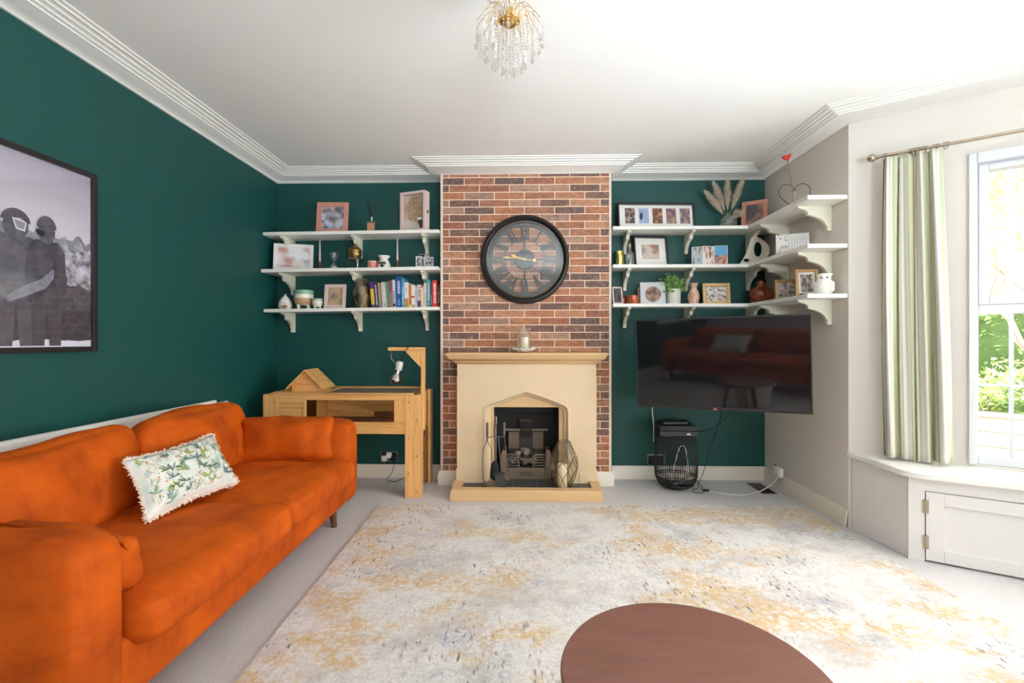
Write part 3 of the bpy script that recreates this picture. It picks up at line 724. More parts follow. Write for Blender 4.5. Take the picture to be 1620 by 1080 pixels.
# candle holder on the mantel
mh = thing('flower_candle_plate', 'white petal-edged ceramic candle plate on the stone mantel shelf', 'candle plate', (.006, 3.80, 1.101))
m = MB(); vs = []; fs = []; N = 60; R = [(0, .004), (.03, .004), (.055, .010), (.075, .022), (.090, .032)]
for j, (r, z) in enumerate(R):
    for i in range(N):
        a = 2*pi*i/N; q = (1+.10*sin(9*a)*(r/.09)**2); vs.append((r*q*cos(a), r*q*sin(a), z+.008*sin(9*a+1.2)*(r/.09)**2))
for j in range(len(R)-1):
    for i in range(N): fs.append((j*N+i, j*N+(i+1) % N, (j+1)*N+(i+1) % N, (j+1)*N+i))
m.add(vs, fs, CERAM); o = m.build('dish', mh, ang=180); so = o.modifiers.new('s', 'SOLIDIFY'); so.thickness = .004; so.offset = -1
for k, (r0, zz) in enumerate(((.062, .030), (.045, .024))):
    m = MB()
    for i in range(9):
        a = 2*pi*(i+.5*k)/9; M = Matrix.Rotation(a, 4, 'Z') @ Matrix.Translation((r0, 0, zz)) @ Matrix.Rotation(.5, 4, 'Y')
        m.add([(-.018, 0, -.004), (0, -.018, .004), (.020, -.006, .010), (.026, 0, .004), (.020, .006, .010), (0, .018, .004)], [(0, 1, 2, 3, 4, 5)], CERAM, M)
    o = m.build('petals', mh); so = o.modifiers.new('s', 'SOLIDIFY'); so.thickness = .003
m = MB(); m.lathe([(0, 0), (.038, 0), (.039, .01), (.039, .112), (.03, .116), (0, .112)], WAX, 28, cap=False); m.cyl((0, 0, .11), (0, 0, .122), .001, IRON, 5)
tag(m.build('mantel_candle', loc=(.006, 3.80, 1.1095)), 'ivory candle in the clear glass cylinder on the mantel', 'candle')
m = MB(); m.lathe([(.055, 0), (.055, .185)], GLASS, 36, cap=False); o = m.build('glass_cylinder', loc=(.004, 3.80, 1.118)); tag(o, 'clear glass cylinder around the ivory candle on the mantel', 'candle glass'); so = o.modifiers.new('s', 'SOLIDIFY'); so.thickness = .003

# ================================================================ CLOCK
ck = thing('wall_clock', 'large round black skeleton clock with Roman numerals on the brick wall', 'clock', (.0105, YC-.005, 1.867), 0, rot=(pi/2, 0, 0))
CKB = paint('clock_black', (30, 27, 25), .35, metal=.3, var=.2, vs=30); CKF = paint('clock_dark_grey', (52, 56, 56), .5, var=.15, vs=20)
m = MB(); m.lathe([(.300, .004), (.302, .02), (.318, .030), (.322, .038), (.340, .052), (.356, .048), (.366, .03), (.368, .0)], CKB, 96, cap=False); m.build('rim', ck, ang=30)
m = MB(); m.tube([(.312*cos(2*pi*i/96), .312*sin(2*pi*i/96), .030) for i in range(96)], .0016, BRASS, 6, closed=True); m.build('brass_line', ck)
def ringm(mb, r0, r1, z0, z1, m_, n=96): mb.lathe([(r0, z0), (r0, z1), (r1, z1), (r1, z0), (r0, z0)], m_, n, cap=False)
m = MB(); ringm(m, .272, .305, .012, .015, CKF); ringm(m, .163, .169, .012, .015, CKF)
for i in range(12):
    M = Matrix.Rotation(-2*pi*i/12, 4, 'Z')
    nums = ['XII', 'I', 'II', 'III', 'IIII', 'V', 'VI', 'VII', 'VIII', 'IX', 'X', 'XI'][i]
    wd = {'I': .019, 'V': .044, 'X': .044}; tot = sum(wd[c] for c in nums); x = -tot/2; ya, yb = .168, .274
    for c in nums:
        w_ = wd[c]; cx_ = x+w_/2
        def bar(xa, xb, t_):
            m.add([(xa-t_, ya, .012), (xa+t_, ya, .012), (xb+t_, yb, .012), (xb-t_, yb, .012), (xa-t_, ya, .015), (xa+t_, ya, .015), (xb+t_, yb, .015), (xb-t_, yb, .015)], [(3, 2, 1, 0), (4, 5, 6, 7), (0, 1, 5, 4), (1, 2, 6, 5), (2, 3, 7, 6), (3, 0, 4, 7)], CKF, M)
        if c == 'I': bar(cx_, cx_, .0066)
        elif c == 'V': bar(cx_, cx_-.016, .0095); bar(cx_, cx_+.017, .0045)
        else: bar(cx_+.015, cx_-.016, .0095); bar(cx_-.015, cx_+.016, .0045)
        x += w_
    if i % 3 == 0: m.bb(-.007, .007, .06, .168, .012, .015, CKF, M)
    m.bb(-tot/2, tot/2, .268, .276, .012, .0155, CKF, M)
m.build('numeral_frame', ck, flat=True)
m = MB(); m.lathe([(0, .022), (.080, .022), (.083, .018), (.083, .008)], CKF, 48, cap=False); m.build('centre_disc', ck)
def hand(L, a, wd_, z, tail, nm):
    m = MB(); M = Matrix.Rotation(a, 4, 'Z')
    m.bb(-wd_*.35, wd_*.35, -tail, L, z, z+.002, GOLD, M); m.prism([(0, L), (-wd_*1.4, L*.78), (0, L*.60), (wd_*1.4, L*.78)], z, z+.003, GOLD, 'z', M); m.lathe([(0, z), (.010, z), (.010, z+.004), (0, z+.004)], GOLD, 16, cap=False, M=M)
    if tail: m.lathe([(0, z), (.013, z), (.013, z+.003), (0, z+.003)], GOLD, 16, cap=False, M=M @ Matrix.Translation((0, -tail, 0)))
    return lab(m.build(nm, ck), 'gold '+nm.replace('_', ' '))
hand(.185, radians(84), .006, .027, .082, 'minute_hand'); hand(.118, radians(72), .010, .023, 0, 'hour_hand')
m = MB(); 
for i in range(11): 
    q = radians(-7+i*1.4); 
    if i in (3, 7): continue
    m.bb(-.002, .002, .286, .290, .0155, .016, paint('clock_lettering', (196, 186, 168), .6), Matrix.Rotation(-q, 4, 'Z'))
m.build('maker_lettering', ck)
m = MB(); m.lathe([(0, .034), (.318, .034)], glassy('clock_glass', (.97, .98, .98), .22, .08), 64, cap=False); m.build('clock_glass', ck)
# ================================================================ SHELVES
def bracket_poly(dp, hh):
    """side view of a scrolled bracket: (distance from wall, z below the board)"""
    p = [(0, 0), (dp, 0), (dp, -.012), (dp-.015, -.016), (dp-.028, -.022)]
    p += [(dp-.04-.03*sin(t*pi/2), -.024-.035*(1-cos(t*pi/2))) for t in (0, .33, .66, 1)]
    p += [(dp-.075-(dp-.115)*sin(t*pi/2), -.060-.065*t**1.3) for t in (.2, .5, .8, 1)]
    p += [(.030, -.135), (.030, -hh), (0, -hh)]
    return p
def left_shelf(z0, z1, front, label, hh=.165):
    root = thing('wall_shelf', label, 'shelf', ((XL+BX0)/2, YB, z0), group='white shelves in the left alcove')
    cx = (XL+BX0)/2; L = (BX0-XL)/2-.006; th = .027; dz = z1-z0
    vs = []
    for x, z in ((-L, 0), (L, dz)):
        for y in (-(YB-front), 0):
            for q in (-th, 0): vs.append((x, y-.001, z+q))
    MB().add(vs, [(0, 1, 3, 2), (4, 6, 7, 5), (0, 4, 5, 1), (2, 3, 7, 6), (0, 2, 6, 4), (1, 5, 7, 3)], SHELF).build('board', root, bevel=.002)
    for x in (-2.02, -1.424, -.836):
        zz = dz*(x-cx+L)/(2*L)-th-.0005
        m = MB().prism([(-a-.001, b+zz) for a, b in bracket_poly(YB-front-.025, hh)], x-cx-.014, x-cx+.014, BRACK, 'x'); m.build('bracket', root, bevel=.0015)
    return root
ZL = {'top': (2.098, 2.113), 'mid': (1.786, 1.804), 'low': (1.460, 1.477)}
left_shelf(*ZL['top'], 3.89, 'top white shelf in the left alcove, holding a reed diffuser')
left_shelf(*ZL['mid'], 3.86, 'middle white shelf in the left alcove, holding two taper candles')
left_shelf(*ZL['low'], 3.90, 'bottom white shelf in the left alcove, holding the row of books')
def zl(r, x): a, b = ZL[r]; return a+(b-a)*(x-XL)/(BX0-XL)+.0005
ZR = {'top': 2.131, 'mid': 1.819, 'low': 1.499}
def zr(r): return ZR[r]+.0005
FXR, EY = 1.822, 3.085
for r, lb in (('top', 'top white L-shaped shelf in the right alcove, holding the pampas vase'), ('mid', 'middle white L-shaped shelf in the right alcove, holding the desk calendar'), ('low', 'bottom white L-shaped shelf in the right alcove, holding the potted plant')):
    z = ZR[r]; root = thing('corner_shelf', lb, 'shelf', (BX1, YB, z), group='white L-shaped shelves in the right alcove')
    x1 = XR-BX1-.002; xf = FXR-BX1; yf = -(YB-3.89)
    MB().prism([(.006, yf), (xf, yf), (xf, EY-YB), (x1, EY-YB), (x1, -.002), (.006, -.002)], -.027, 0, SHELF, 'z').build('board', root, bevel=.002)
    for x in (.872, 1.397, 1.925):
        m = MB().prism([(-a-.001, b-.0275) for a, b in bracket_poly(.215, .165)], x-BX1-.014, x-BX1+.014, BRACK, 'x'); m.build('bracket', root, bevel=.0015)
    for y in (3.76, 3.255):
        m = MB().prism([(x1-a, b-.0275) for a, b in bracket_poly(.225, .165)], y-YB-.014, y-YB+.014, BRACK, 'y'); m.build('bracket', root, bevel=.0015)

# ---------------------------------------------------------------- picture frames
def frame(name, label, loc, w, h, bw, fm, pm, rz=0, lean=8, d=.018, mount=0, mm=None, cat='picture frame', holes=None, group=None):
    """standing frame: border, mount, print and easel back; it leans back by `lean` degrees"""
    root = thing(name, label, cat, loc, rot=(radians(-lean), 0, rz), group=group)
    m = MB()
    for a, b, c, e in ((-w/2, -w/2+bw, 0, h), (w/2-bw, w/2, 0, h), (-w/2+bw, w/2-bw, 0, bw), (-w/2+bw, w/2-bw, h-bw, h)): m.bb(a, b, -d, 0, c, e, fm)
    m.build('frame_border', root, bevel=min(.003, bw*.25))
    MB().bb(-w/2+bw, w/2-bw, -.004, -.001, bw, h-bw, MOUNT if mm is None else mm).build('mount' if mount or holes else 'backing', root)
    if holes:
        for (x0, x1, z0, z1, p) in holes: MB().bb(x0, x1, -.0052, -.0042, z0, z1, p).build('photo_print', root)
    else:
        q = bw+mount; MB().bb(-w/2+q, w/2-q, -.0056, -.0042, q, h-q, pm).build('photo_print', root)
    MB().bb(-w/2+bw*.5, w/2-bw*.5, 0, .003, bw*.5, h-bw*.5, DARKF).build('back_board', root)
    return root
P = photo
frame('photo_frame', 'copper pink photo frame standing left of the reed diffuser', (-1.622, 3.985, zl('top', -1.62)), .268, .272, .040, PINKF, P('p1', [(96, 96, 122), (150, 140, 150), (196, 180, 172), (124, 104, 108), (190, 200, 222)], 3.2, 1), lean=7, rz=.03)
frame('photo_frame', 'wide white photo frame at the left end of the middle shelf', (-1.962, 4.00, zl('mid', -1.96)), .315, .235, .030, PAPER, P('p2', [(240, 232, 226), (150, 156, 176), (226, 214, 210), (206, 150, 140), (236, 236, 240)], 2.6, 2), lean=8, rz=.28)
frame('photo_frame', 'pale pink portrait frame standing left of the faceted lantern and books', (-1.590, 3.965, zl('low', -1.59)), .182, .205, .028, PALEPINK, P('p3', [(190, 160, 120), (120, 110, 120), (160, 142, 132), (196, 170, 130)], 2.8, 3), lean=7)
# shadow box with dried flowers
sbx = thing('shadow_box', 'pale pink shadow box of dried flowers on the top left shelf', 'shadow box', (-.915, 3.985, zl('top', -.9)), -.34)
w_, h_, d_ = .245, .335, .06; m = MB()
for a, b, c, e in ((-w_/2, -w_/2+.014, 0, h_), (w_/2-.014, w_/2, 0, h_), (-w_/2+.014, w_/2-.014, 0, .014), (-w_/2+.014, w_/2-.014, h_-.014, h_)): m.bb(a, b, -d_/2, d_/2, c, e, PALEPINK)
m.build('box_sides', sbx, bevel=.002); MB().bb(-w_/2+.014, w_/2-.014, d_/2-.006, d_/2-.001, .014, h_-.014, paint('linen_backing', (214, 206, 194), .9)).build('backing', sbx)
m = MB()
for a, b, c, e in ((-w_/2, -w_/2+.022, 0, h_), (w_/2-.022, w_/2, 0, h_), (-w_/2+.022, w_/2-.022, 0, .022), (-w_/2+.022, w_/2-.022, h_-.022, h_)): m.bb(a, b, -d_/2-.012, -d_/2-.001, c, e, PALEPINK)
m.build('front_frame', sbx, bevel=.002); m = MB(); m.bb(w_/2, w_/2+.004, -.012, .006, .15, .175, BRASS); m.build('clasp', sbx)
DRY = paint('dried_flower', (206, 168, 116), .9, var=.35, vs=60); m = MB()
for i in range(420):
    a = random.uniform(0, 6.3); r = .092*sqrt(random.random()); c = (r*cos(a)+.0, random.uniform(-.012, .018), .20+r*sin(a)*1.15)
    M = Matrix.Translation(c) @ Euler((random.uniform(-1.5, 1.5), random.uniform(-1.5, 1.5), random.uniform(0, 6))).to_matrix().to_4x4()
    m.add([(-.010, 0, 0), (0, -.004, .003), (.010, 0, 0), (0, .004, .003)], [(0, 1, 2, 3)], DRY, M)
m.build('dried_flowers', sbx, flat=True)
m = MB(); m.cyl((.05, -.004, .10), (.075, -.006, .035), .019, paint('bouquet_wrap', (70, 74, 46), .8, var=.3), 12); m.cyl((.045, -.004, .115), (.052, -.004, .095), .022, PAPER, 12); m.build('bouquet_stem', sbx)

# reed diffuser
rd = thing('reed_diffuser', 'clear glass reed diffuser with black reeds on the top left shelf', 'diffuser', (-1.289, 4.0, zl('top', -1.29)))
m = MB(); m.softbox((0, 0, .052), (.080, .05, .104), glassy('diffuser_glass', (.82, .82, .74), .2), r=.016, n=8); m.build('bottle', rd)
MB().bb(-.030, .030, -.0275, -.0262, .012, .082, paint('diffuser_label', (206, 138, 100), .6)).build('label_panel', rd)
MB().cyl((0, 0, .104), (0, 0, .138), .013, CHROME, 18).build('collar', rd)
for i, (x, y) in enumerate([(-.036, -.01), (-.028, .012), (.038, 0), (.046, .014), (.034, -.012)]): MB().tube([(x*.08, y*.2, .11), (x, y, .285-.006*(i % 3))], .0032, BLACK, 6).build('reed', rd)

# taper candles
ROSEG = glassy('rose_glass', (.72, .48, .46), .5)
ROSEC = paint('rose_glass_foot', (120, 74, 72), .2)
for x, lb in ((-1.730, 'pink taper candle in a dark rose glass holder beside the hourglass'), (-1.067, 'pink taper candle in a rose holder to the right of the white burner')):
    z = zl('mid', x); hgt = .27
    hd = thing('taper_holder', ('rose glass candle holder beside the hourglass' if x < -1.5 else 'rose glass candle holder right of the white heart burner'), 'candle holder', (x, 3.99, z), group='rose glass taper holders')
    m = MB(); m.lathe([(0, 0), (.017, 0), (.018, .006), (.008, .014), (.014, .028), (.007, .036), (.013, .048), (.010, .064), (.015, .070), (.012, .074), (0, .074)], ROSEC, 20, cap=False); m.build('holder', hd)
    c = thing('taper_candle', lb, 'candle', (x, 3.99, z+.0745)); m = MB(); m.lathe([(0, 0), (.0085, .0), (.0085, .03), (.0045, hgt-.085), (.002, hgt-.078), (0, hgt-.078)], paint('pink_taper_wax', (214, 190, 184), .45), 14, cap=False); m.build('wax', c)
    m = MB(); m.cyl((0, 0, hgt-.078), (0, 0, hgt-.070), .0008, IRON, 5); m.build('wick', c)
# hourglass
hg = thing('hourglass', 'small clear hourglass with white sand on the middle left shelf', 'hourglass', (-1.607, 3.99, zl('mid', -1.6)))
m = MB(); m.lathe([(.036, .0), (.037, .012), (.034, .030), (.022, .05), (.006, .072), (.005, .078), (.022, .095), (.036, .112), (.037, .150)], glassy('hourglass_glass', (.95, .97, .97), .3), 24, cap=False); m.build('glass', hg)
m = MB(); m.lathe([(0, .002), (.033, .002), (.034, .014), (.018, .034), (0, .042)], paint('white_sand', (226, 224, 218), .9), 20, cap=False); m.build('sand', hg)
# lidded globe on a stand
gb = thing('brass_globe_pot', 'brass lidded globe ornament on a clear stand with silver stem', 'ornament', (-1.43, 3.99, zl('mid', -1.43)))
m = MB(); m.lathe([(0, .085), (.03, .088), (.050, .105), (.058, .135), (.056, .155)], BRASS, 28, cap=False); m.build('bowl', gb)
m = MB(); m.lathe([(.058, .155), (.059, .162), (.050, .178), (.032, .195), (.012, .206), (.006, .212), (.009, .222), (.004, .236), (0, .238)], BRASS, 28, cap=False); m.build('lid', gb)
m = MB(); m.bb(-.055, .03, -.03, .03, 0, .008, GLASS); m.bb(-.055, -.050, -.03, .03, .008, .085, GLASS); m.build('clear_stand', gb)
m = MB(); m.lathe([(0, 0), (.014, 0), (.010, .02), (.008, .05), (.018, .07), (.024, .088), (0, .09)], CHROME, 16, c=(.028, -.015, 0), cap=False); m.tube([(.052*cos(a), .052*sin(a), .105-.02*abs(sin(3*a))) for a in [2*pi*i/30 for i in range(30)]], .003, CHROME, 6, closed=True); m.build('silver_stem', gb)
# pink candle jar and heart burner
m = MB(); m.lathe([(0, 0), (.035, 0), (.037, .005), (.037, .052)], paint('pink_marble_wax', (224, 128, 116), .3, var=.3, vs=50), 28, cap=False); pj = thing('candle_jar', 'small round pink candle jar left of the white heart burner', 'candle', (-1.268, 3.95, zl('mid', -1.27))); m.build('jar', pj)
MB().lathe([(0, .052), (.037, .052), (.038, .056), (.038, .066), (0, .067)], paint('pale_lid', (208, 180, 160), .5), 28, cap=False).build('lid', pj)
def burner(label, loc, rz=0):
    root = thing('wax_burner', label, 'wax burner', loc, rz)
    m = MB(); m.lathe([(.045, 0), (.054, .012), (.054, .035), (.044, .062), (.032, .078), (.030, .086), (.044, .100), (.050, .108), (.048, .112), (.036, .100), (0, .092)], CERAM, 36); m.build('body', root)
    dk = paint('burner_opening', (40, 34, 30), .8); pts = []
    for i in range(30):
        t = 2*pi*i/30; x = 16*sin(t)**3; y = 13*cos(t)-5*cos(2*t)-2*cos(3*t)-cos(4*t); pts.append((x*.0019, .034+y*.0019))
    # the heart is laid on the round belly
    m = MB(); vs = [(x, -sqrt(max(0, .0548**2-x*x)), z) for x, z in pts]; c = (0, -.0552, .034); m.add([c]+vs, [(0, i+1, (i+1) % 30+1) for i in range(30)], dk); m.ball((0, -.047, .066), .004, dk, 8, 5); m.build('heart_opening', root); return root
burner('white ceramic wax burner with a heart-shaped opening on the middle left shelf', (-1.175, 3.97, zl('mid', -1.17)))
# small hanging photo frames on a metal rack
sr = thing('mini_photo_rack', 'small metal rack with tiny framed photos near the brick wall', 'photo rack', (-.828, 3.96, zl('mid', -.83)))
m = MB(); m.lathe([(0, 0), (.03, 0), (.03, .006), (0, .006)], NICKEL, 20, cap=False); m.cyl((0, 0, .005), (0, 0, .125), .006, NICKEL, 10)
for s in (-1, 1): m.tube([(0, 0, .105), (s*.015, -.005, .118), (s*.04, -.01, .115), (s*.045, -.01, .104)], .0022, NICKEL, 6)
m.build('stand', sr)
for i, (x, y, r, s_) in enumerate([(-.045, -.015, .15, 1), (-.008, -.024, -.9, .9), (.026, -.014, .9, .95), (.052, -.008, -.2, .95)]):
    m = MB(); M = Matrix.Translation((x, y, .012)) @ Matrix.Rotation(r, 4, 'Z'); m.bb(-.026*s_, .026*s_, -.003, .003, 0, .086*s_, paint('pale_metal', (206, 208, 206), .35, metal=.5), M); f = m.build('mini_frame', sr)
    MB().bb(-.021*s_, .021*s_, -.0042, -.0032, .006, .079*s_, P('mp%d' % i, [(60, 62, 70), (160, 140, 140), (90, 80, 90), (190, 190, 196)], 4, i), M).build('photo_print', f)
# bottom left shelf ornaments
eo = thing('egg_tealight_holder', 'white egg-shaped tealight holder with a gold-rimmed opening, left end of bottom shelf', 'tealight holder', (-2.016, 3.97, zl('low', -2.02)))
m = MB(); m.lathe([(0, 0), (.040, 0), (.053, .018), (.055, .040), (.046, .072), (.030, .096), (.012, .110), (.008, .118), (.013, .126), (0, .128)], CERAM, 32, cap=False); m.build('egg_body', eo)
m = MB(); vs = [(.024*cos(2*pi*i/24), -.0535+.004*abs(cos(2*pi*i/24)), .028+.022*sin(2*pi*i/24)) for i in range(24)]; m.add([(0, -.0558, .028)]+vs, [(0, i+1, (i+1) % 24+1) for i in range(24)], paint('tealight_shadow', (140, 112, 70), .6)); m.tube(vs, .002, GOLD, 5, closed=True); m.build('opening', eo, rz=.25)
for s in (-1, 1): pass
def footpot(label, loc, s, mats):
    root = thing('footed_pot', label, 'pot', loc)
    zs = [0, .06, .085, .115]
    m = MB(); m.lathe([(0, .026), (.045, .026), (.062, .042), (.070, .066), (.072, .085)], mats[2], 36, cap=False); m.lathe([(.072, .085), (.074, .115)], mats[1], 36, cap=False); m.lathe([(.074, .115), (.0745, .148), (.069, .148), (.066, .10), (0, .09)], mats[0], 36, cap=False)
    for q in m.v: pass
    m.v = [(a*s, b*s, c*s) for a, b, c in m.v]; m.build('glazed_bowl', root)
    for i in range(4):
        a = pi/4+pi/2*i+.3; f = MB(); f.cyl((.050*cos(a)*s, .050*sin(a)*s, 0), (.052*cos(a)*s, .052*sin(a)*s, .034*s), .008*s, mats[1], 8, r2=.012*s); f.build('foot', root)
footpot('large glazed pot banded green, white and tan on small feet', (-1.863, 3.98, zl('low', -1.86)), 1.06, [paint('celadon_glaze', (140, 182, 150), .2), paint('cream_glaze', (230, 228, 214), .25), paint('tan_glaze', (190, 154, 118), .35, var=.1)])
footpot('small pale green and white footed pot beside the large glazed pot', (-1.735, 3.955, zl('low', -1.73)), .56, [paint('pale_celadon', (170, 190, 168), .2), paint('cream_glaze2', (230, 226, 214), .25), paint('cream_glaze3', (222, 216, 200), .25)])
zq = zl('low', -1.36)
lantern('faceted glass lantern on the bottom left shelf next to the books', (-1.372, 4.0, zq), .09, .25, 7, [(.045, 0, 0), (.082, .09, .5), (.078, .135, 0), (.045, .245, .5)], 'shelf', .1, glassy('smoky_lantern_glass', (.80, .76, .68), .22))
m = MB(); m.lathe([(0, 0), (.038, 0), (.038, .18), (.03, .186), (0, .18)], paint('tan_wax', (206, 182, 138), .5, SSS=.1), 24, cap=False); tag(m.build('shelf_lantern_candle', loc=(-1.36, 4.0, zq+.0025)), 'tan pillar candle inside the faceted lantern beside the books', 'candle')

# ---------------------------------------------------------------- books: (left px, right px, height, lean, colour, spine marks, label words)
bk = [(.586, .0300, 'purple book with a yellow spine panel, leftmost of the row', (92, 44, 130), [('p', .12, .74, (224, 186, 60))], .0265, .212, 5),
 (1, 0, 'tall charcoal book with white lettering, second from the left', (52, 50, 50), [('t', .1, .8, (220, 220, 216))], .0235, .243, 5),
 (1, 0, 'slim blush paperback leaning next to the charcoal book', (220, 196, 182), [], .015, .208, 4.5),
 (1, 0, 'slim mottled brown and teal paperback left of the pale grey book', (166, 132, 100), [('p', .0, .25, (60, 130, 140))], .011, .206, 4.5),
 (1, 0, 'pale grey hardback left of the green book', (206, 202, 188), [('m', .06, .2, (150, 90, 60))], .029, .212, 4),
 (1, 0, 'plain sea green hardback', (112, 166, 138), [], .028, .216, 3),
 (1, 0, 'pink and taupe book right of the green hardback', (168, 116, 122), [('p', .55, 1, (156, 62, 84))], .018, .226, 3),
 (1, 0, 'white book with dark speckled spine left of the tall blue one', (206, 210, 216), [('t', .1, .6, (60, 66, 84)), ('p', .05, .14, (34, 34, 40))], .0185, .230, 2),
 (1, 0, 'thick tall royal blue book with white lettering', (24, 92, 160), [('t', .45, .88, (226, 232, 240)), ('m', .08, .3, (140, 190, 226))], .047, .257, 1),
 (1, 0, 'sky blue book standing just right of the royal blue one', (74, 158, 196), [('t', .1, .7, (190, 222, 236))], .018, .242, 1),
 (1, 0, 'white paperback with an ochre lower half', (230, 218, 224), [('p', 0, .36, (196, 142, 52)), ('m', .6, .8, (180, 120, 140))], .031, .207, 1.5),
 (1, 0, 'bright orange paperback right of the white and ochre one', (232, 138, 48), [('p', .0, .12, (240, 220, 190))], .022, .187, 2),
 (1, 0, 'white paperback with a small red emblem on the spine', (232, 226, 216), [('p', .42, .5, (196, 52, 46)), ('p', 0, .12, (176, 150, 90))], .024, .187, 1.5),
 (1, 0, 'thin light grey paperback between two white ones', (190, 190, 192), [('t', .3, .8, (120, 120, 124))], .013, .170, 1.5),
 (1, 0, 'white paperback with a purple-grey lower band', (226, 218, 216), [('p', 0, .30, (92, 80, 110)), ('t', .5, .8, (150, 120, 130))], .029, .188, 1),
 (1, 0, 'peach coloured paperback under the right-hand bracket', (234, 198, 170), [('p', .9, 1, (216, 110, 90))], .020, .176, .8),
 (1, 0, 'dusty white paperback left of the turquoise book', (206, 198, 188), [('t', .2, .6, (170, 150, 140))], .018, .200, .5),
 (1, 0, 'turquoise book with white lettering', (44, 148, 164), [('t', .25, .92, (220, 236, 236)), ('m', .08, .2, (220, 236, 236))], .030, .226, .3),
 (1, 0, 'thin dark book with pale marks left of the red one', (74, 60, 66), [('m', .1, .5, (220, 214, 210))], .011, .203, .2),
 (1, 0, 'bright red book with white lettering', (206, 54, 48), [('t', .15, .90, (240, 214, 206))], .036, .220, .3),
 (1, 0, 'slim dark grey book at the right end by the brick wall', (70, 66, 72), [('t', .2, .7, (190, 186, 190))], .013, .182, 0)]
xcur = -1.272
gap = {9: .0, 17: .002, 19: .004, 20: .006}
tot = sum(b[5] for b in bk); k_ = (.578)/tot*.955
for i, b in enumerate(bk):
    wd = b[5]*k_; hh = b[6]*1.02; ln = radians(b[7]); dpt = random.uniform(.12, .15)*1.0; z = zl('low', xcur)
    cov = paint('book_%d' % i, b[3], .5); pg = paint('book_pages', (226, 216, 196), .9)
    yb = 3.955+.010*((i*7) % 3)-.008
    xoff = hh*math.tan(ln)
    root = thing('book', b[2], 'book', (xcur+.0005, yb, z), rot=(0, -ln, 0), group='books on the bottom left shelf')
    m = MB(); m.bb(0, wd-.0006, 0, .002, 0, hh, cov); m.bb(0, .002, .002, dpt, 0, hh, cov); m.bb(wd-.0026, wd-.0006, .002, dpt, 0, hh, cov); m.build('cover', root)
    MB().bb(.0022, wd-.003, .0022, dpt-.004, .003, hh-.003, pg).build('pages', root)
    for q, (kd, a, c, colr) in enumerate(b[4]):
        mm = paint('spine_%d_%d' % (i, q), colr, .5); m = MB()
        if kd == 'p': m.bb(.0004, wd-.001, -.0006, -.0001, hh*a+.0002, hh*c, mm)
        else:
            n = max(3, int((c-a)*hh/.011)); rr = random.Random(i*9+q)
            for j in range(n):
                z0_ = hh*a+j*(c-a)*hh/n; ww = wd*(.5 if kd == 't' else .35)*rr.uniform(.7, 1); m.bb(wd/2-ww/2, wd/2+ww/2, -.0006, -.0001, z0_, z0_+(c-a)*hh/n*rr.uniform(.45, .75), mm)
        m.build('spine_lettering' if kd != 'p' else 'spine_panel', root)
    nxt = radians(bk[i+1][7]) if i+1 < len(bk) else 0
    xcur += wd/cos(ln)*1.0 + gap.get(i, 0)*.6 + .0006 + max(0, 0)

# ---------------------------------------------------------------- right alcove items
ph = [P('q1', [(70, 60, 58), (204, 130, 110), (150, 150, 160), (90, 80, 70)], 4, 5), P('q2', [(150, 166, 196), (176, 188, 212), (160, 176, 206)], 2, 6), P('q3', [(120, 84, 70), (200, 140, 110), (150, 84, 60), (90, 70, 66)], 4.5, 7), P('q4', [(110, 92, 100), (196, 148, 130), (150, 120, 116)], 3, 8), P('q5', [(96, 92, 110), (190, 150, 136), (130, 108, 118)], 3, 9)]
hl = [(-.245+i*.117, -.245+i*.117+.085, .055, .19, ph[i]) for i in range(5)]
mf = frame('multi_photo_frame', 'long black frame with five small photos on the top right shelf', (1.122, 4.03, zr('top')), .655, .232, .013, DARKF, None, lean=9, d=.03, holes=[(a-.05+.033, b-.05+.033, c, e, p) for a, b, c, e, p in hl], rz=.045)
pm_ = MB(); DK = paint('distant_figure', (40, 44, 56), .6); pm_.prism([(-.135, .095), (-.128, .075), (-.122, .095), (-.116, .10), (-.112, .125), (-.120, .150), (-.130, .148), (-.137, .12)], -.0066, -.0056, DK, 'y'); pm_.build('photo_figure', mf)
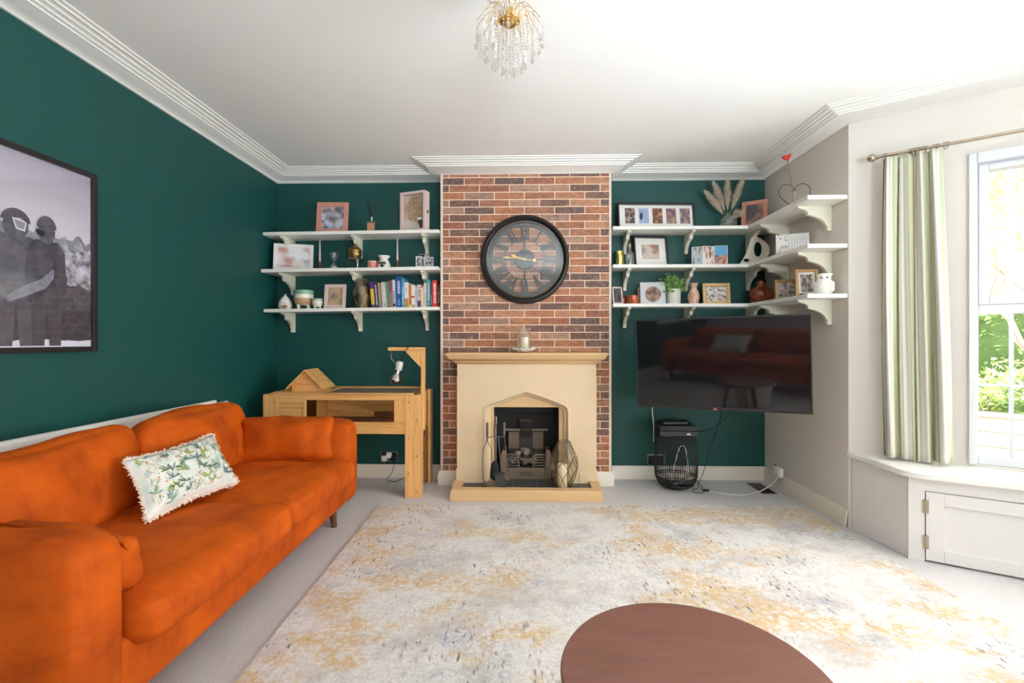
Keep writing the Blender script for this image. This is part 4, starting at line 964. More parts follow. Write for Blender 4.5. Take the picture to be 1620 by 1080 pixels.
# pampas vase
pv = thing('glass_vase', 'small round clear glass vase holding pampas plumes', 'vase', (1.708, 4.0, zr('top')))
m = MB(); m.lathe([(.02, 0), (.050, .008), (.070, .035), (.072, .058), (.058, .088), (.030, .106), (.022, .118), (.026, .128)], glassy('vase_glass', (.95, .97, .94), .25), 32); m.build('globe', pv)
PAM = paint('pampas_plume', (216, 200, 180), .95, var=.15, vs=80)
for i, (dx, dy, hz_, lb) in enumerate([(-.185, -.02, .295, 'lowest pampas plume, bending far left from the round vase'), (-.115, .0, .375, 'pampas plume curving up to the left from the round vase'), (.0, .015, .400, 'tallest pampas plume, standing upright in the round vase'), (.115, -.01, .395, 'pampas plume leaning right from the round vase'), (.085, -.03, .20, 'short drooping pampas plume at the right of the round vase')]):
    root = thing('pampas_plume', lb, 'dried grass', (1.708, 4.0, zr('top')), group='pampas plumes in the round vase'); pts = []
    for j in range(9):
        t = j/8; pts.append(Vector((dx*t**1.5, dy*t, .01+(hz_-.01)*t - (.08*max(0, t-.6)/.4 if i == 4 else 0))))
    MB().tube(pts, .0014, paint('dry_stem', (170, 146, 108), .8), 5).build('stem', root)
    m = MB()
    for q in range(900):
        t = random.uniform(.38, 1.04); jj = min(7, int(t*8)); p = pts[jj].lerp(pts[jj+1], t*8-jj) if t <= 1 else pts[8]+(pts[8]-pts[7])*(t-1)*8
        sp = .034*sin(pi*min(1, max(.03, (t-.36)/.70)))+.003; d = (pts[8]-pts[6]).normalized()*.022+Vector((random.gauss(0, 1), random.gauss(0, 1), random.gauss(0, 1))).normalized()*sp*1.2
        s_ = Vector((random.gauss(0, 1), random.gauss(0, 1), random.gauss(0, 1))).cross(d).normalized()*.0019; m.add([p-s_, p+s_, p+d], [(0, 1, 2)], PAM)
    m.build('plume', root, flat=True)
frame('photo_frame', 'copper pink photo frame leaning in the corner of the top right shelf', (1.905, 3.96, zr('top')), .195, .235, .034, PINKF, P('p5', [(150, 120, 90), (100, 96, 100), (180, 150, 110), (90, 84, 90)], 2.5, 11), rz=-.55, lean=14)
# wire heart vase and rose
hv = thing('wire_heart_vase', 'black wire heart with a slim glass tube on the top right side shelf', 'vase', (1.95, 3.46, zr('top')), -.15)
pts = []
for i in range(48):
    t = 2*pi*i/48; x = 16*sin(t)**3; y = 13*cos(t)-5*cos(2*t)-2*cos(3*t)-cos(4*t); pts.append((x*.0066, 0, .113+y*.0066+.0))
m = MB(); m.tube(pts, .0022, BLACK, 6, closed=True); m.tube([(.03*cos(2*pi*i/24), .03*sin(2*pi*i/24), .0025) for i in range(24)], .0022, BLACK, 6, closed=True); m.cyl((0, 0, .002), (0, .0, .01), .002, BLACK, 6); m.tube([(.011*cos(2*pi*i/16), .011*sin(2*pi*i/16), .148) for i in range(16)], .0018, BLACK, 6, closed=True); m.build('heart_wire', hv)
m = MB(); m.lathe([(0, .012), (.007, .014), (.009, .03), (.009, .16)], GLASS, 16, cap=False); m.build('glass_tube', hv)
rs = thing('red_rose', 'single coral red rose leaning in the wire heart vase', 'flower', (1.95, 3.46, zr('top')), 0)
m = MB(); m.tube([(0, 0, .02), (-.010, -.0, .15), (-.03, -.004, .26), (-.050, -.006, .365)], .0028, paint('rose_stem', (150, 124, 76), .7), 8); m.build('stem', rs)
m = MB(); RED = paint('rose_petal', (226, 62, 48), .6, var=.15, vs=60)
for k, (r, hgt, n_p) in enumerate([(.010, .036, 3), (.017, .038, 4), (.025, .036, 5)]):
    for i in range(n_p):
        M = Matrix.Translation((-.052, -.006, .362)) @ Matrix.Rotation(-.25, 4, 'Y') @ Matrix.Rotation(2*pi*(i+.4*k)/n_p, 4, 'Z'); vs = []; fs = []
        for j in range(5):
            for q in range(5):
                a = (q-2)/2*(.9 if n_p > 3 else 1.2); t = j/4; rr = r*(.35+.75*sin(t*1.5))+.005*(t**3)*k; vs.append((rr*cos(a), rr*sin(a)*(.5+.5*sin(pi*min(1, t+.25))), hgt*t-.004*abs(q-2)*t))
        for j in range(4):
            for q in range(4): a = j*5+q; fs.append((a, a+1, a+6, a+5))
        m.add(vs, fs, RED, M)
m.build('petals', rs, ang=180)
# middle right shelf
bj = thing('brass_jar', 'shiny brass candle jar at the left end of the middle right shelf', 'candle jar', (.797, 3.97, zr('mid')))
m = MB(); m.lathe([(0, 0), (.041, 0), (.042, .004), (.042, .118), (.039, .118), (.038, .09), (0, .085)], paint('polished_brass', (214, 196, 120), .14, metal=1), 36, cap=False); m.build('jar', bj)
m = MB(); m.lathe([(0, .086), (.037, .086), (.037, .088), (0, .088)], WAX, 24, cap=False); m.build('wax', bj)
gbt = thing('glass_bottle', 'small clear glass bottle with cork beside the brass jar', 'bottle', (.884, 3.965, zr('mid')))
m = MB(); m.lathe([(0, 0), (.034, 0), (.036, .006), (.036, .085), (.030, .104), (.013, .118), (.011, .150), (.014, .152), (.014, .160)], glassy('bottle_glass', (.80, .86, .86), .35), 28, cap=False); m.build('bottle_body', gbt)
m = MB(); m.lathe([(0, .152), (.010, .152), (.012, .182), (0, .183)], paint('cork', (190, 156, 116), .8), 14, cap=False); m.build('stopper', gbt)
frame('photo_frame', 'black frame with a wide ivory mount standing beside the glass bottle', (1.083, 4.035, zr('mid')), .292, .27, .013, DARKF, P('p6', [(150, 110, 96), (156, 196, 196), (130, 160, 160), (176, 130, 110), (206, 190, 176)], 1.9, 13), mount=.058, lean=12, d=.026, rz=.09)
tf = thing('folding_photo_card', 'three-panel folding photo card standing on the middle right shelf', 'photo card', (1.525, 3.965, zr('mid')))
tp = [(P('t1', [(150, 164, 170), (110, 100, 90), (190, 150, 130), (180, 190, 200)], 3.5, 14)), (P('t2', [(150, 96, 70), (206, 150, 120), (120, 90, 80), (230, 220, 210)], 3.5, 15)), None]
x = -.13; y = 0
for i, (ln_, an_) in enumerate([(.090, -.65), (.100, .38), (.105, -.30)]):
    M = Matrix.Translation((x, y, 0)) @ Matrix.Rotation(an_*.7, 4, 'Z'); hh = .150+.004*i
    pn = MB().bb(0, ln_, -.001, .001, 0, hh, PAPER, M).build('panel', tf)
    if i < 2: MB().bb(.004, ln_-.004, -.0022, -.0012, .004, hh-.004, tp[i], M).build('photo_print', pn)
    else:
        m = MB(); m.bb(.004, ln_-.004, -.0022, -.0012, .08, hh-.004, paint('photo_sky', (70, 146, 196), .3), M); m.bb(.004, ln_-.004, -.0022, -.0012, .004, .08, P('t3', [(50, 44, 44), (180, 110, 84), (60, 60, 70), (200, 140, 110)], 4, 17), M); m.build('photo_print', pn)
    x += ln_*cos(an_*.7); y += ln_*sin(an_*.7)
# abstract pierced sculpture
def sculpture():
    out = []
    n = 40
    base = [(-.115, 0), (-.085, .045), (-.055, .105), (-.038, .165), (-.022, .222), (-.004, .240), (.030, .228), (.075, .196), (.108, .155), (.118, .110), (.108, .075), (.085, .045), (.05, .012), (.0, .0)]
    def smooth(p):
        for _ in range(2):
            q = []
            for i in range(len(p)): a = p[i]; b = p[(i+1) % len(p)]; q += [(a[0]*.75+b[0]*.25, a[1]*.75+b[1]*.25), (a[0]*.25+b[0]*.75, a[1]*.25+b[1]*.75)]
            p = q
        return p
    ou = smooth(base); h1 = [(.030+.030*cos(t), .128+.062*sin(t)) for t in [2*pi*i/28 for i in range(28)]]; h2 = [(-.055+.022*cos(t), .043+.015*sin(t)) for t in [2*pi*i/16 for i in range(16)]]
    bm = bmesh.new(); ed = []
    for loop in (ou, h1, h2):
        vs = [bm.verts.new((x, 0, z)) for x, z in loop]; ed += [bm.edges.new((vs[i], vs[(i+1) % len(vs)])) for i in range(len(vs))]
    bmesh.ops.triangle_fill(bm, use_beauty=True, use_dissolve=False, edges=ed)
    r = bmesh.ops.extrude_face_region(bm, geom=bm.faces[:]); bmesh.ops.translate(bm, vec=(0, .028, 0), verts=[g for g in r['geom'] if isinstance(g, bmesh.types.BMVert)])
    bmesh.ops.recalc_face_normals(bm, faces=bm.faces[:])
    me = bpy.data.meshes.new('pierced_sculpture'); bm.to_mesh(me); bm.free(); me.materials.append(paint('matt_stoneware', (222, 214, 198), .6, bump=.1, bs=60))
    o = bpy.data.objects.new('pierced_sculpture', me); COL.objects.link(o); o.location = (1.900, 3.955, zr('mid')+.001); o.rotation_euler = (0, 0, -.30)
    b = o.modifiers.new('bevel', 'BEVEL'); b.width = .004; b.segments = 2; b.limit_method = 'ANGLE'; b.angle_limit = radians(50)
    tag(o, 'white abstract sculpture pierced by two oval holes, in the shelf corner', 'sculpture')
sculpture()
# desk calendar
cal = thing('desk_calendar', 'white desk calendar with pink flowers on the middle right side shelf', 'calendar', (1.945, 3.47, zr('mid')), rot=(radians(-16), 0, -.42))
MB().bb(-.105, .105, -.001, .001, 0, .165, PAPER).build('page', cal)
m = MB(); ink = paint('calendar_ink', (110, 108, 112), .7); pk_ = paint('calendar_pink', (206, 170, 160), .7)
for r in range(5):
    for c in range(7): m.bb(-.025+c*.0175, -.018+c*.0175, -.0016, -.0011, .112-r*.017, .117-r*.017, ink)
m.bb(-.025, .09, -.0016, -.0011, .128, .129, ink)
m.build('day_grid', cal)
txt = bpy.data.curves.new('month_lettering', 'FONT'); txt.body = 'July'; txt.size = .034; txt.shear = .3; txt.extrude = .0002; txt.materials.append(BLACK)
to = text_obj('month_lettering', txt); to.parent = cal; to.location = (-.078, -.0016, .055); to.rotation_euler = (pi/2, 0, 0)
m = MB(); random.seed(5)
for i in range(26): m.lathe([(0, 0), (random.uniform(.003, .007), 0)], pk_, 8, M=Matrix.Translation((random.uniform(-.10, -.035), -.0013-.00002*i, random.choice((random.uniform(.005, .03), random.uniform(.1, .16))))) @ Matrix.Rotation(pi/2, 4, 'X'))
m.build('flower_print', cal)
m = MB(); m.prism([(0, 0), (.09, .03), (0, .165)], .0, .003, PAPER, 'x', Matrix.Translation((-.10, .002, 0))); m.bb(-.105, .105, .04, .043, -.0, .15, PAPER, Matrix.Rotation(.28, 4, 'X')); m.build('stand_back', cal)
m = MB()
for i in range(16): m.tube([(-.095+i*.0127, .005*cos(a), .165+.005*sin(a)) for a in [2*pi*j/8 for j in range(8)]], .0007, NICKEL, 4, closed=True)
m.build('spiral_binding', cal)
# bottom right shelf
frame('photo_frame', 'small blush frame at the left end of the bottom right shelf', (.785, 3.975, zr('low')), .092, .146, .012, PALEPINK, P('p7', [(66, 66, 70), (92, 90, 92), (54, 52, 56)], 2, 18), rz=.28, lean=10)
oj = thing('orange_tealight_jar', 'round amber orange glass candle jar on the bottom right shelf', 'candle jar', (.905, 3.965, zr('low')))
AMB = NT('amber_glass_jar'); AMB.set(Base=AMB.ramp(AMB.noise(AMB.map(AMB.co(), (50, 50, 6)), 1.2, 3), [(.3, srgb(120, 40, 14)), (.7, srgb(216, 104, 50))]), Roughness=.15, Coat=.5); AMB = AMB.m
m = MB(); m.lathe([(0, 0), (.044, 0), (.048, .006), (.048, .070), (.044, .072), (.042, .05), (0, .046)], AMB, 30, cap=False); m.build('jar', oj)
oj2 = thing('orange_tealight_jar', 'small dark amber jar tucked left behind the round orange one', 'candle jar', (.845, 4.035, zr('low'))); m = MB(); m.lathe([(0, 0), (.030, 0), (.032, .005), (.032, .058), (.028, .058), (0, .04)], AMB, 24, cap=False); m.build('jar', oj2)
frame('photo_frame', 'cream frame mostly hidden behind the oval portrait print', (1.03, 4.06, zr('low')), .11, .15, .012, PALEPINK, P('p8', [(200, 190, 180), (180, 160, 150)], 2, 19), lean=10)
opf = thing('oval_portrait_print', 'light grey print with a brown oval portrait leaning by the potted plant', 'print', (1.075, 3.955, zr('low')), rot=(radians(-10), 0, -.10))
MB().bb(-.102, .102, -.004, .0, 0, .186, paint('print_grey', (204, 204, 208), .6, var=.04, vs=20)).build('panel', opf)
m = MB(); pts = [(.062*cos(t)*(1 if sin(t) > 0 else 1.05), .084+.066*sin(t)) for t in [2*pi*i/32 for i in range(32)]]; pts = [(x, max(.006, z)) for x, z in pts]
m.prism(pts, -.0048, -.0041, P('oval', [(80, 56, 46), (140, 104, 84), (104, 72, 58), (160, 124, 104)], 5, 20), 'y'); m.build('oval_portrait', opf)
# plant in a white pot
pp = thing('potted_plant', 'bushy small-leaved green plant in a ribbed white pot', 'plant', (1.250, 3.985, zr('low')))
m = MB(); m.lathe([(0, 0), (.054, 0), (.057, .006), (.059, .120), (.0595, .124), (.055, .124), (.053, .1), (0, .098)]+[], paint('ribbed_white_pot', (222, 220, 208), .4), 40, cap=False); 
for z in [.012+.012*i for i in range(9)]: m.tube([(.0578*cos(2*pi*i/36), .0578*sin(2*pi*i/36), z) for i in range(36)], .0011, paint('ribbed_white_pot', (222, 220, 208), .4), 4, closed=True)
m.build('pot', pp)
random.seed(9); st = MB(); lf = MB(); PL = paint('small_leaf', (150, 188, 108), .5, var=.3, vs=70)
for k in range(115):
    a = random.uniform(0, 6.3); el = random.uniform(.1, 1.4); L = random.uniform(.08, .165); d = Vector((cos(a)*cos(el)-.12, sin(a)*cos(el)*.5, sin(el))); p0 = Vector((0, 0, .105))
    pts = [p0+Vector((d.x*L*t, d.y*L*t, d.z*L*t-.02*t*t*cos(el))) for t in (0, .35, .7, 1)]; pts = [Vector((q.x, q.y, q.z)) for q in pts]; st.tube(pts, .0009, LEAFM, 4)
    for j in range(20):
        t = random.uniform(.3, 1.05); c = p0+Vector((d.x*L*t, d.y*L*t, d.z*L*t-.02*t*t*cos(el)))+Vector((random.gauss(0, .006), random.gauss(0, .006), random.gauss(0, .006))); q = random.uniform(.012, .020)
        M = Matrix.Translation(c) @ Euler((random.uniform(-.9, .9), random.uniform(-.9, .9), random.uniform(0, 6.3))).to_matrix().to_4x4(); lf.add([(-q*.6, 0, 0), (0, -q*.45, .001), (q*.6, 0, 0), (0, q*.45, .001)], [(0, 1, 2, 3)], PL, M)
st.build('stems', pp); lf.build('leaves', pp, flat=True)
# spotted vase
n = NT('leopard_spot_glaze'); vo = n.new('TexVoronoi', {'Vector': n.co(), 'Scale': 95.0}); n.set(Base=n.ramp(vo.outputs['Distance'], [(.30, srgb(150, 64, 42)), (.42, srgb(232, 190, 168))]), Roughness=.3)
m = MB(); m.lathe([(0, 0), (.032, 0), (.038, .012), (.047, .05), (.046, .075), (.034, .108), (.022, .128), (.024, .146), (.036, .168), (.034, .172), (.02, .15), (0, .14)], n.m, 32, cap=False); tag(m.build('spotted_vase', loc=(1.413, 3.97, zr('low'))), 'brown and blush leopard-spotted vase right of the potted plant', 'vase')
frame('gilt_photo_frame', 'gilt landscape frame with a busy group photo right of the spotted vase', (1.612, 4.00, zr('low')), .222, .178, .024, GOLDF, P('p9', [(60, 56, 60), (190, 170, 160), (110, 100, 104), (220, 210, 200)], 9, 21), mount=.006, mm=paint('gilt_slip', (226, 200, 156), .5), lean=8, rz=-.06)
m = MB(); n = NT('amber_orange_glass'); n.set(Base=srgb(166, 62, 18), Roughness=.06, Coat=.6, Trans=.45); n.set(Base=n.ramp(n.noise(n.co(), 14, 3), [(.3, srgb(110, 34, 12)), (.7, srgb(206, 92, 36))]))
m.lathe([(0, 0), (.05, 0), (.082, .022), (.093, .058), (.090, .092), (.070, .122), (.040, .136), (.036, .142), (.037, .184), (.043, .188), (.033, .186), (.032, .142), (0, .12)], n.m, 40, cap=False); av = tag(m.build('amber_vase', loc=(1.948, 3.93, zr('low'))), 'round amber glass vase with a short neck in the shelf corner', 'vase')
frame('gilt_photo_frame', 'dark gilt landscape frame beside the amber vase on the side shelf', (1.948, 3.56, zr('low')), .150, .150, .017, paint('dark_gilt', (168, 130, 74), .4, metal=.3), P('p10', [(50, 48, 50), (170, 160, 150), (90, 84, 84), (210, 200, 190)], 5, 22), lean=8, rz=-.30, mount=.004, mm=PAPER)
frame('oak_photo_frame', 'tall oak frame with a mounted photo behind the white owl jug', (1.952, 3.31, zr('low')), .142, .190, .018, paint('light_oak', (196, 150, 100), .5, var=.1, vs=40), P('p11', [(50, 46, 46), (130, 120, 112), (84, 74, 70), (190, 180, 170)], 4, 23), mount=.016, lean=8, rz=-.22)
ow = thing('owl_jug', 'white ceramic owl-shaped jug at the near end of the bottom side shelf', 'jug', (1.965, 3.15, zr('low')), -.5)
m = MB(); m.lathe([(0, 0), (.040, 0), (.050, .020), (.054, .048), (.048, .078), (.040, .098), (.041, .112), (.050, .132), (.046, .132), (.036, .11), (0, .1)], CERAM, 36, cap=False)
m.softbox((-.042, 0, .050), (.022, .055, .070), CERAM, r=.014, n=6); m.softbox((.042, 0, .050), (.022, .055, .070), CERAM, r=.014, n=6)
m.build('owl_body', ow); m = MB()
for s in (-1, 1): m.ball((s*.016, -.041, .106), .0055, BLACK, 10, 6); 
m.lathe([(.006, 0), (0, .014)], CERAM, 8, M=Matrix.Translation((0, -.041, .098)) @ Matrix.Rotation(pi/2, 4, 'X')); m.build('eyes', ow)
m = MB(); m.softbox((0, 0, .006), (.13, .016, .012), BLACK, r=.005, n=5); tag(m.build('spectacles_case', loc=(1.90, 3.235, zr('low')), rz=.5), 'thin black case lying before the oak frame', 'case')
# ================================================================ SOFA
sf = thing('orange_sofa', 'long burnt orange velvet sofa along the green wall', 'sofa', (-1.55, 2.17, 0))
def sw(name, c, d, r, puff=(0, 0, 0), wr=.0, ws=5, seed=0, n=14, sub=1, rot=None, parent=sf, M=None):
    m = MB(); m.softbox((0, 0, 0), d, VELVET, r=r, n=n, puff=puff, wr=wr, ws=ws, seed=seed)
    o = m.build(name, parent, loc=c, rot=rot, ang=180, sub=sub); return o
ox, oy = -1.55, 2.17
# base / apron
sw('base', (-1.61-ox, 2.17-oy, .255), (.97, 1.90, .22), .045, n=12)
sw('backrest', (-2.02-ox, 2.17-oy, .43), (.17, 1.90, .50), .06, n=12)
for y, nm in ((1.235, 'near'), (3.105, 'far')):
    sw('armrest', (-1.61-ox, y-oy, .405), (.98, .20, .545), .065, (.008, .012, .006), n=14, seed=y)
# seat cushions
sw('seat_cushion', (-1.545-ox, 1.765-oy, .375), (.98, .86, .155), .06, (.0, .0, .022), .006, 5, 1, 18)
sw('seat_cushion', (-1.545-ox, 2.600-oy, .375), (.98, .80, .155), .06, (.0, .0, .022), .006, 5, 9, 18)
# back cushions
sw('back_cushion', (-1.835-ox, 1.755-oy, .600), (.20, .90, .41), .085, (.045, .02, .016), .026, 4.2, 3, 26, rot=(0, radians(-19), 0))
sw('back_cushion', (-1.825-ox, 2.610-oy, .612), (.20, .82, .42), .085, (.045, .02, .016), .026, 4.2, 7, 26, rot=(0, radians(-18), radians(3)))
for x, y in ((-1.235, 3.02), (-1.235, 1.32), (-2.0, 3.02), (-2.0, 1.32)):
    MB().cyl((x-ox, y-oy, .15), (x-ox+.02, y-oy, 0), .028, DWOOD, 18, r2=.017).build('leg', sf)
def loose(label, c, d, rot, seed):
    m = MB(); m.softbox((0, 0, 0), d, VELVET, r=.05, n=22, puff=(.0, .028, .0), wr=.022, ws=7, seed=seed)
    h = [q/2 for q in d]; E_ = []
    root = thing('velvet_cushion', label, 'cushion', c, rot=rot); m.build('cover', root, ang=180, sub=1)
    k = h[0]-.008, h[2]-.008; s_ = MB(); s_.tube([(sx*k[0], 0, sz*k[1]) for sx, sz in ((-1, -.75), (-1, .75), (-.96, .97), (-.8, 1), (.8, 1), (.96, .97), (1, .75), (1, -.75), (.96, -.97), (.8, -1), (-.8, -1), (-.96, -.97))], .004, VELVET, 6, closed=True); s_.build('piping', root)
loose('rectangular orange velvet cushion resting against the far sofa arm', (-1.47, 2.925, .585), (.56, .11, .28), (radians(-12), 0, radians(3)), 2)
loose('orange velvet cushion squashed against the near sofa arm', (-1.385, 1.405, .548), (.46, .12, .18), (radians(16), radians(5), radians(-6)), 6)
# floral lumbar cushion from its four corners
def floral():
    n = NT('floral_print_cloth'); uv = n.co('UV')
    v = n.map(uv, (2.0, 1.05, 1)); base = n.mix(n.ramp(n.noise(v, 3.2, 3), [(.42, (0, 0, 0)), (.6, (1, 1, 1))]), srgb(228, 226, 218), srgb(210, 218, 210))
    c = base
    n.set(Base=c, Roughness=.85, SheenW=.1); n.bump(n.noise(n.map(uv, (90, 50, 1)), 2, 2), .15, .002); return n.m
FLORAL = floral()
FRINGE = paint('cream_fringe', (238, 218, 202), .95, var=.08, vs=80)
def pillow4(root, BL, BR, TR, TL, thick=.07, n=28):
    o = (BL+BR+TR+TL)/4; N = (BR-BL).cross(TL-BL).normalized(); vs = []; fs = []; uvs = []
    def P_(u, v):
        pin = lambda t: .018*sin(pi*t)
        p = BL*(1-u)*(1-v)+BR*u*(1-v)+TR*u*v+TL*(1-u)*v-o
        cx = (BR-BL).normalized(); cy = (TL-BL).normalized()
        p += cx*(pin(v))*(1-2*u)*abs(1-2*u)+cy*pin(u)*(1-2*v)*abs(1-2*v); return p
    for s in (1, -1):
        for j in range(n+1):
            for i in range(n+1):
                u, v = i/n, j/n; t = thick*((1-(2*u-1)**4)*(1-(2*v-1)**4))**.55
                t += .006*noise.noise(Vector((u*5, v*4, s*3)))*min(1, t*30)
                vs.append(P_(u, v)+N*s*t); uvs.append((u, v))
        b = (n+1)**2 if s < 0 else 0
        for j in range(n):
            for i in range(n): a = b+j*(n+1)+i; q = (a, a+1, a+n+2, a+n+1); fs.append(q if s > 0 else q[::-1])
    m = MB().add(vs, fs, FLORAL)
    W_, H_ = (BR-BL).length, (TL-BL).length
    def surf(x, y, lift):      # x, y in metres over the front of the cushion
        u, v = x/W_, y/H_; t = thick*max(0, (1-(2*u-1)**4)*(1-(2*v-1)**4))**.55; t += .006*noise.noise(Vector((u*5, v*4, 3)))*min(1, t*30)
        return P_(u, v)+N*(t+lift)
    lift = [.0012]
    def blade(x, y, a, L, w, bend, mt):
        pts = []; k = 7; lift[0] += .000012
        for i in range(k+1):
            s_ = i/k; aa = a+bend*s_; cx_ = x+L*s_*cos(a+bend*s_*.5); cy_ = y+L*s_*sin(a+bend*s_*.5); ww = w*sin(pi*min(1, s_*.92+.08))**.8
            pts.append((cx_, cy_, aa, ww))
        if not all(.006 < q[0] < W_-.006 and .006 < q[1] < H_-.006 for q in pts): return
        v0 = []; f0 = []
        for (cx_, cy_, aa, ww) in pts: v0 += [surf(cx_-sin(aa)*ww, cy_+cos(aa)*ww, lift[0]), surf(cx_+sin(aa)*ww, cy_-cos(aa)*ww, lift[0])]
        for i in range(k): f0.append((2*i+1, 2*i+3, 2*i+2, 2*i))
        m.add(v0, f0, mt)
    def disc(x, y, r, mt, n_=8, lob=0, ph=0):
        if not (r+.012 < x < W_-.012-r and r+.012 < y < H_-.012-r): return
        lift[0] += .000012; ring = [surf(x+r*(1+lob*cos(5*2*pi*i/n_))*cos(2*pi*i/n_+ph), y+r*(1+lob*cos(5*2*pi*i/n_))*sin(2*pi*i/n_+ph), lift[0]) for i in range(n_)]
        m.add([surf(x, y, lift[0])]+ring, [(0, i+1, (i+1) % n_+1) for i in range(n_)], mt)
    rs_ = random.Random(12); cols = [paint('sprig_slate_green', (96, 124, 118), .85), paint('sprig_sage', (140, 162, 140), .85), paint('sprig_olive', (158, 168, 66), .85), paint('sprig_deep_green', (86, 118, 84), .85), paint('sprig_pale', (176, 194, 184), .85)]
    PET = paint('printed_petal', (244, 238, 222), .85); YEL = paint('printed_yellow', (226, 172, 70), .85); ORG = paint('printed_orange', (222, 130, 74), .85); PCH = paint('printed_peach', (236, 198, 150), .85)
    for gx_ in range(12):
        for gy_ in range(6):
            x, y = (gx_+.5+rs_.uniform(-.4, .4))*W_/12, (gy_+.5+rs_.uniform(-.4, .4))*H_/6; mt = rs_.choice(cols); kind = rs_.random()
            if kind < .42:
                for q in range(rs_.randint(5, 8)): blade(x, y, rs_.uniform(-.1, pi+.1), rs_.uniform(.026, .050), rs_.uniform(.0020, .0038), rs_.uniform(-.7, .7), mt)
            elif kind < .70:
                a = rs_.uniform(.6, 2.5); blade(x, y, a, .05, .0009, .3, mt)
                for q in range(6): s_ = .012+q*.007; blade(x+s_*cos(a), y+s_*sin(a), a+(.8 if q % 2 else -.8), .020, .0034, .2, mt)
            else:
                for q in range(12): disc(x+rs_.gauss(0, .011), y+rs_.gauss(0, .011), rs_.uniform(.0018, .0036), rs_.choice((YEL, PCH, ORG, cols[3])))
    for q in range(40):
        x, y = rs_.uniform(.02, W_-.02), rs_.uniform(.02, H_-.02); r = rs_.uniform(.006, .0095); blade(x, y, -pi/2+rs_.uniform(-.4, .4), .028, .0007, .3, cols[1]); disc(x, y, r, PET, 30, .28, rs_.uniform(0, 1)); disc(x, y, r*.32, rs_.choice((YEL, ORG)))
    uvs += [(0, 0)]*(len(m.v)-len(uvs))
    ob_ = m.build('cover', root, ang=180)
    u_ = ob_.data.uv_layers.new(name='UVMap')
    for lp in ob_.data.loops: u_.data[lp.index].uv = uvs[lp.vertex_index]
    fr = MB(); rr = random.Random(3); per = [(t, 0) for t in [i/190 for i in range(190)]]+[(1, i/95) for i in range(95)]+[(1-i/190, 1) for i in range(190)]+[(0, 1-i/95) for i in range(95)]
    for (u, v) in per:
        p = P_(u, v); outd = (p).normalized(); outd = ((BR-BL).normalized()*(-1 if u == 0 else 1 if u == 1 else 0)+(TL-BL).normalized()*(-1 if v == 0 else 1 if v == 1 else 0)).normalized()
        for k in range(3):
            L = rr.uniform(.006, .012); d = outd*L+Vector([rr.gauss(0, .004) for _ in range(3)]); s_ = d.cross(N).normalized()*.0022; q = p+N*rr.uniform(-.004, .004); fr.add([q-s_, q+s_, q+s_*.7+d, q-s_*.7+d], [(0, 1, 2, 3)], FRINGE)
    fr.build('fringe', root, flat=True)
root = thing('floral_cushion', 'white floral lumbar cushion with cream fringe lying on the orange sofa', 'cushion', (-1.556, 2.144, .594))
V3 = Vector
k_ = .945; sh_ = lambda x, y, z: V3((x*k_, y*k_, H+(z-H)*k_))
pillow4(root, sh_(-1.575, 1.950, .452), sh_(-1.513, 2.470, .458), sh_(-1.735, 2.600, .680), sh_(-1.765, 2.055, .672), .055)
# white boards behind the sofa
tag(MB().bb(-.012, .012, -1.55, 1.10, 0, .786, TRIM).build('white_board', loc=(XL+.024+.014, 2.13, 0), bevel=.003), 'taller long white board standing against the green wall behind the sofa', 'board')
tag(MB().bb(-.010, .010, -1.55, 1.19, 0, .770, TRIM).build('white_board', loc=(XL+.024+.040, 2.13, 0), bevel=.003), 'long white board standing in front of the taller one behind the sofa', 'board')

# ================================================================ FRAMED POSTER ON THE LEFT WALL
ps = thing('framed_poster', 'large black-framed grey photo poster of two skiers hugging before mountains', 'framed poster', (XL+.001, 2.013, 1.145), rot=(0, 0, pi/2))
w_, h_, bw, d = .66, .888, .024, .022     # local x runs along the wall towards the fireplace, local -y looks into the room
m = MB()
for a, b, c, e in ((-w_/2, -w_/2+bw, 0, h_), (w_/2-bw, w_/2, 0, h_), (-w_/2+bw, w_/2-bw, 0, bw), (-w_/2+bw, w_/2-bw, h_-bw, h_)): m.bb(a, b, -d, 0, c, e, DARKF)
m.build('frame_border', ps, bevel=.002)
def tone(nm, lo, hi, sc_=6): 
    n = NT(nm); co = n.co(); f = n.noise(n.map(co, (1, 1, 1)), sc_, 6, .65); n.set(Base=n.ramp(f, [(.35, srgb(lo, lo, lo+4)), (.65, srgb(hi, hi-2, hi+4))]), Roughness=.5); return n.m
x0, x1, z0, z1 = -w_/2+bw, w_/2-bw, bw, h_-bw
pr = MB(); L = [0]
def layer(poly, mt): L[0] += 1; y = -.004-.0004*L[0]; pr.prism([(max(x0, min(x1, x)), max(z0, min(z1, z))) for x, z in poly], y-.0003, y, mt, 'y')
n = NT('print_sky'); s_ = n.new('SeparateXYZ', {0: n.co()}); n.set(Base=n.ramp(n.math('ADD', s_.outputs[2], n.math('MULTIPLY', n.noise(n.map(n.co(), (1, 1, 4)), 3, 3), .15)), [(.45, srgb(196, 190, 194)), (.62, srgb(216, 210, 214)), (.9, srgb(176, 170, 178))]), Roughness=.5)
layer([(x0, z0), (x1, z0), (x1, z1), (x0, z1)], n.m)
rr = random.Random(8)
def ridge(zb, amp, mt, xa=x0, xb=x1, slope=0, nn=46):
    top = [(xa+(xb-xa)*i/nn, zb+slope*i/nn+amp*noise.noise(Vector((i*.23, zb*9, 0)))+amp*.45*noise.noise(Vector((i*.9, zb*19, 1)))) for i in range(nn+1)]
    # prism needs a simple polygon: walk along the top, back along the bottom
    layer([(xa, z0)]+top+[(xb, z0)], mt)
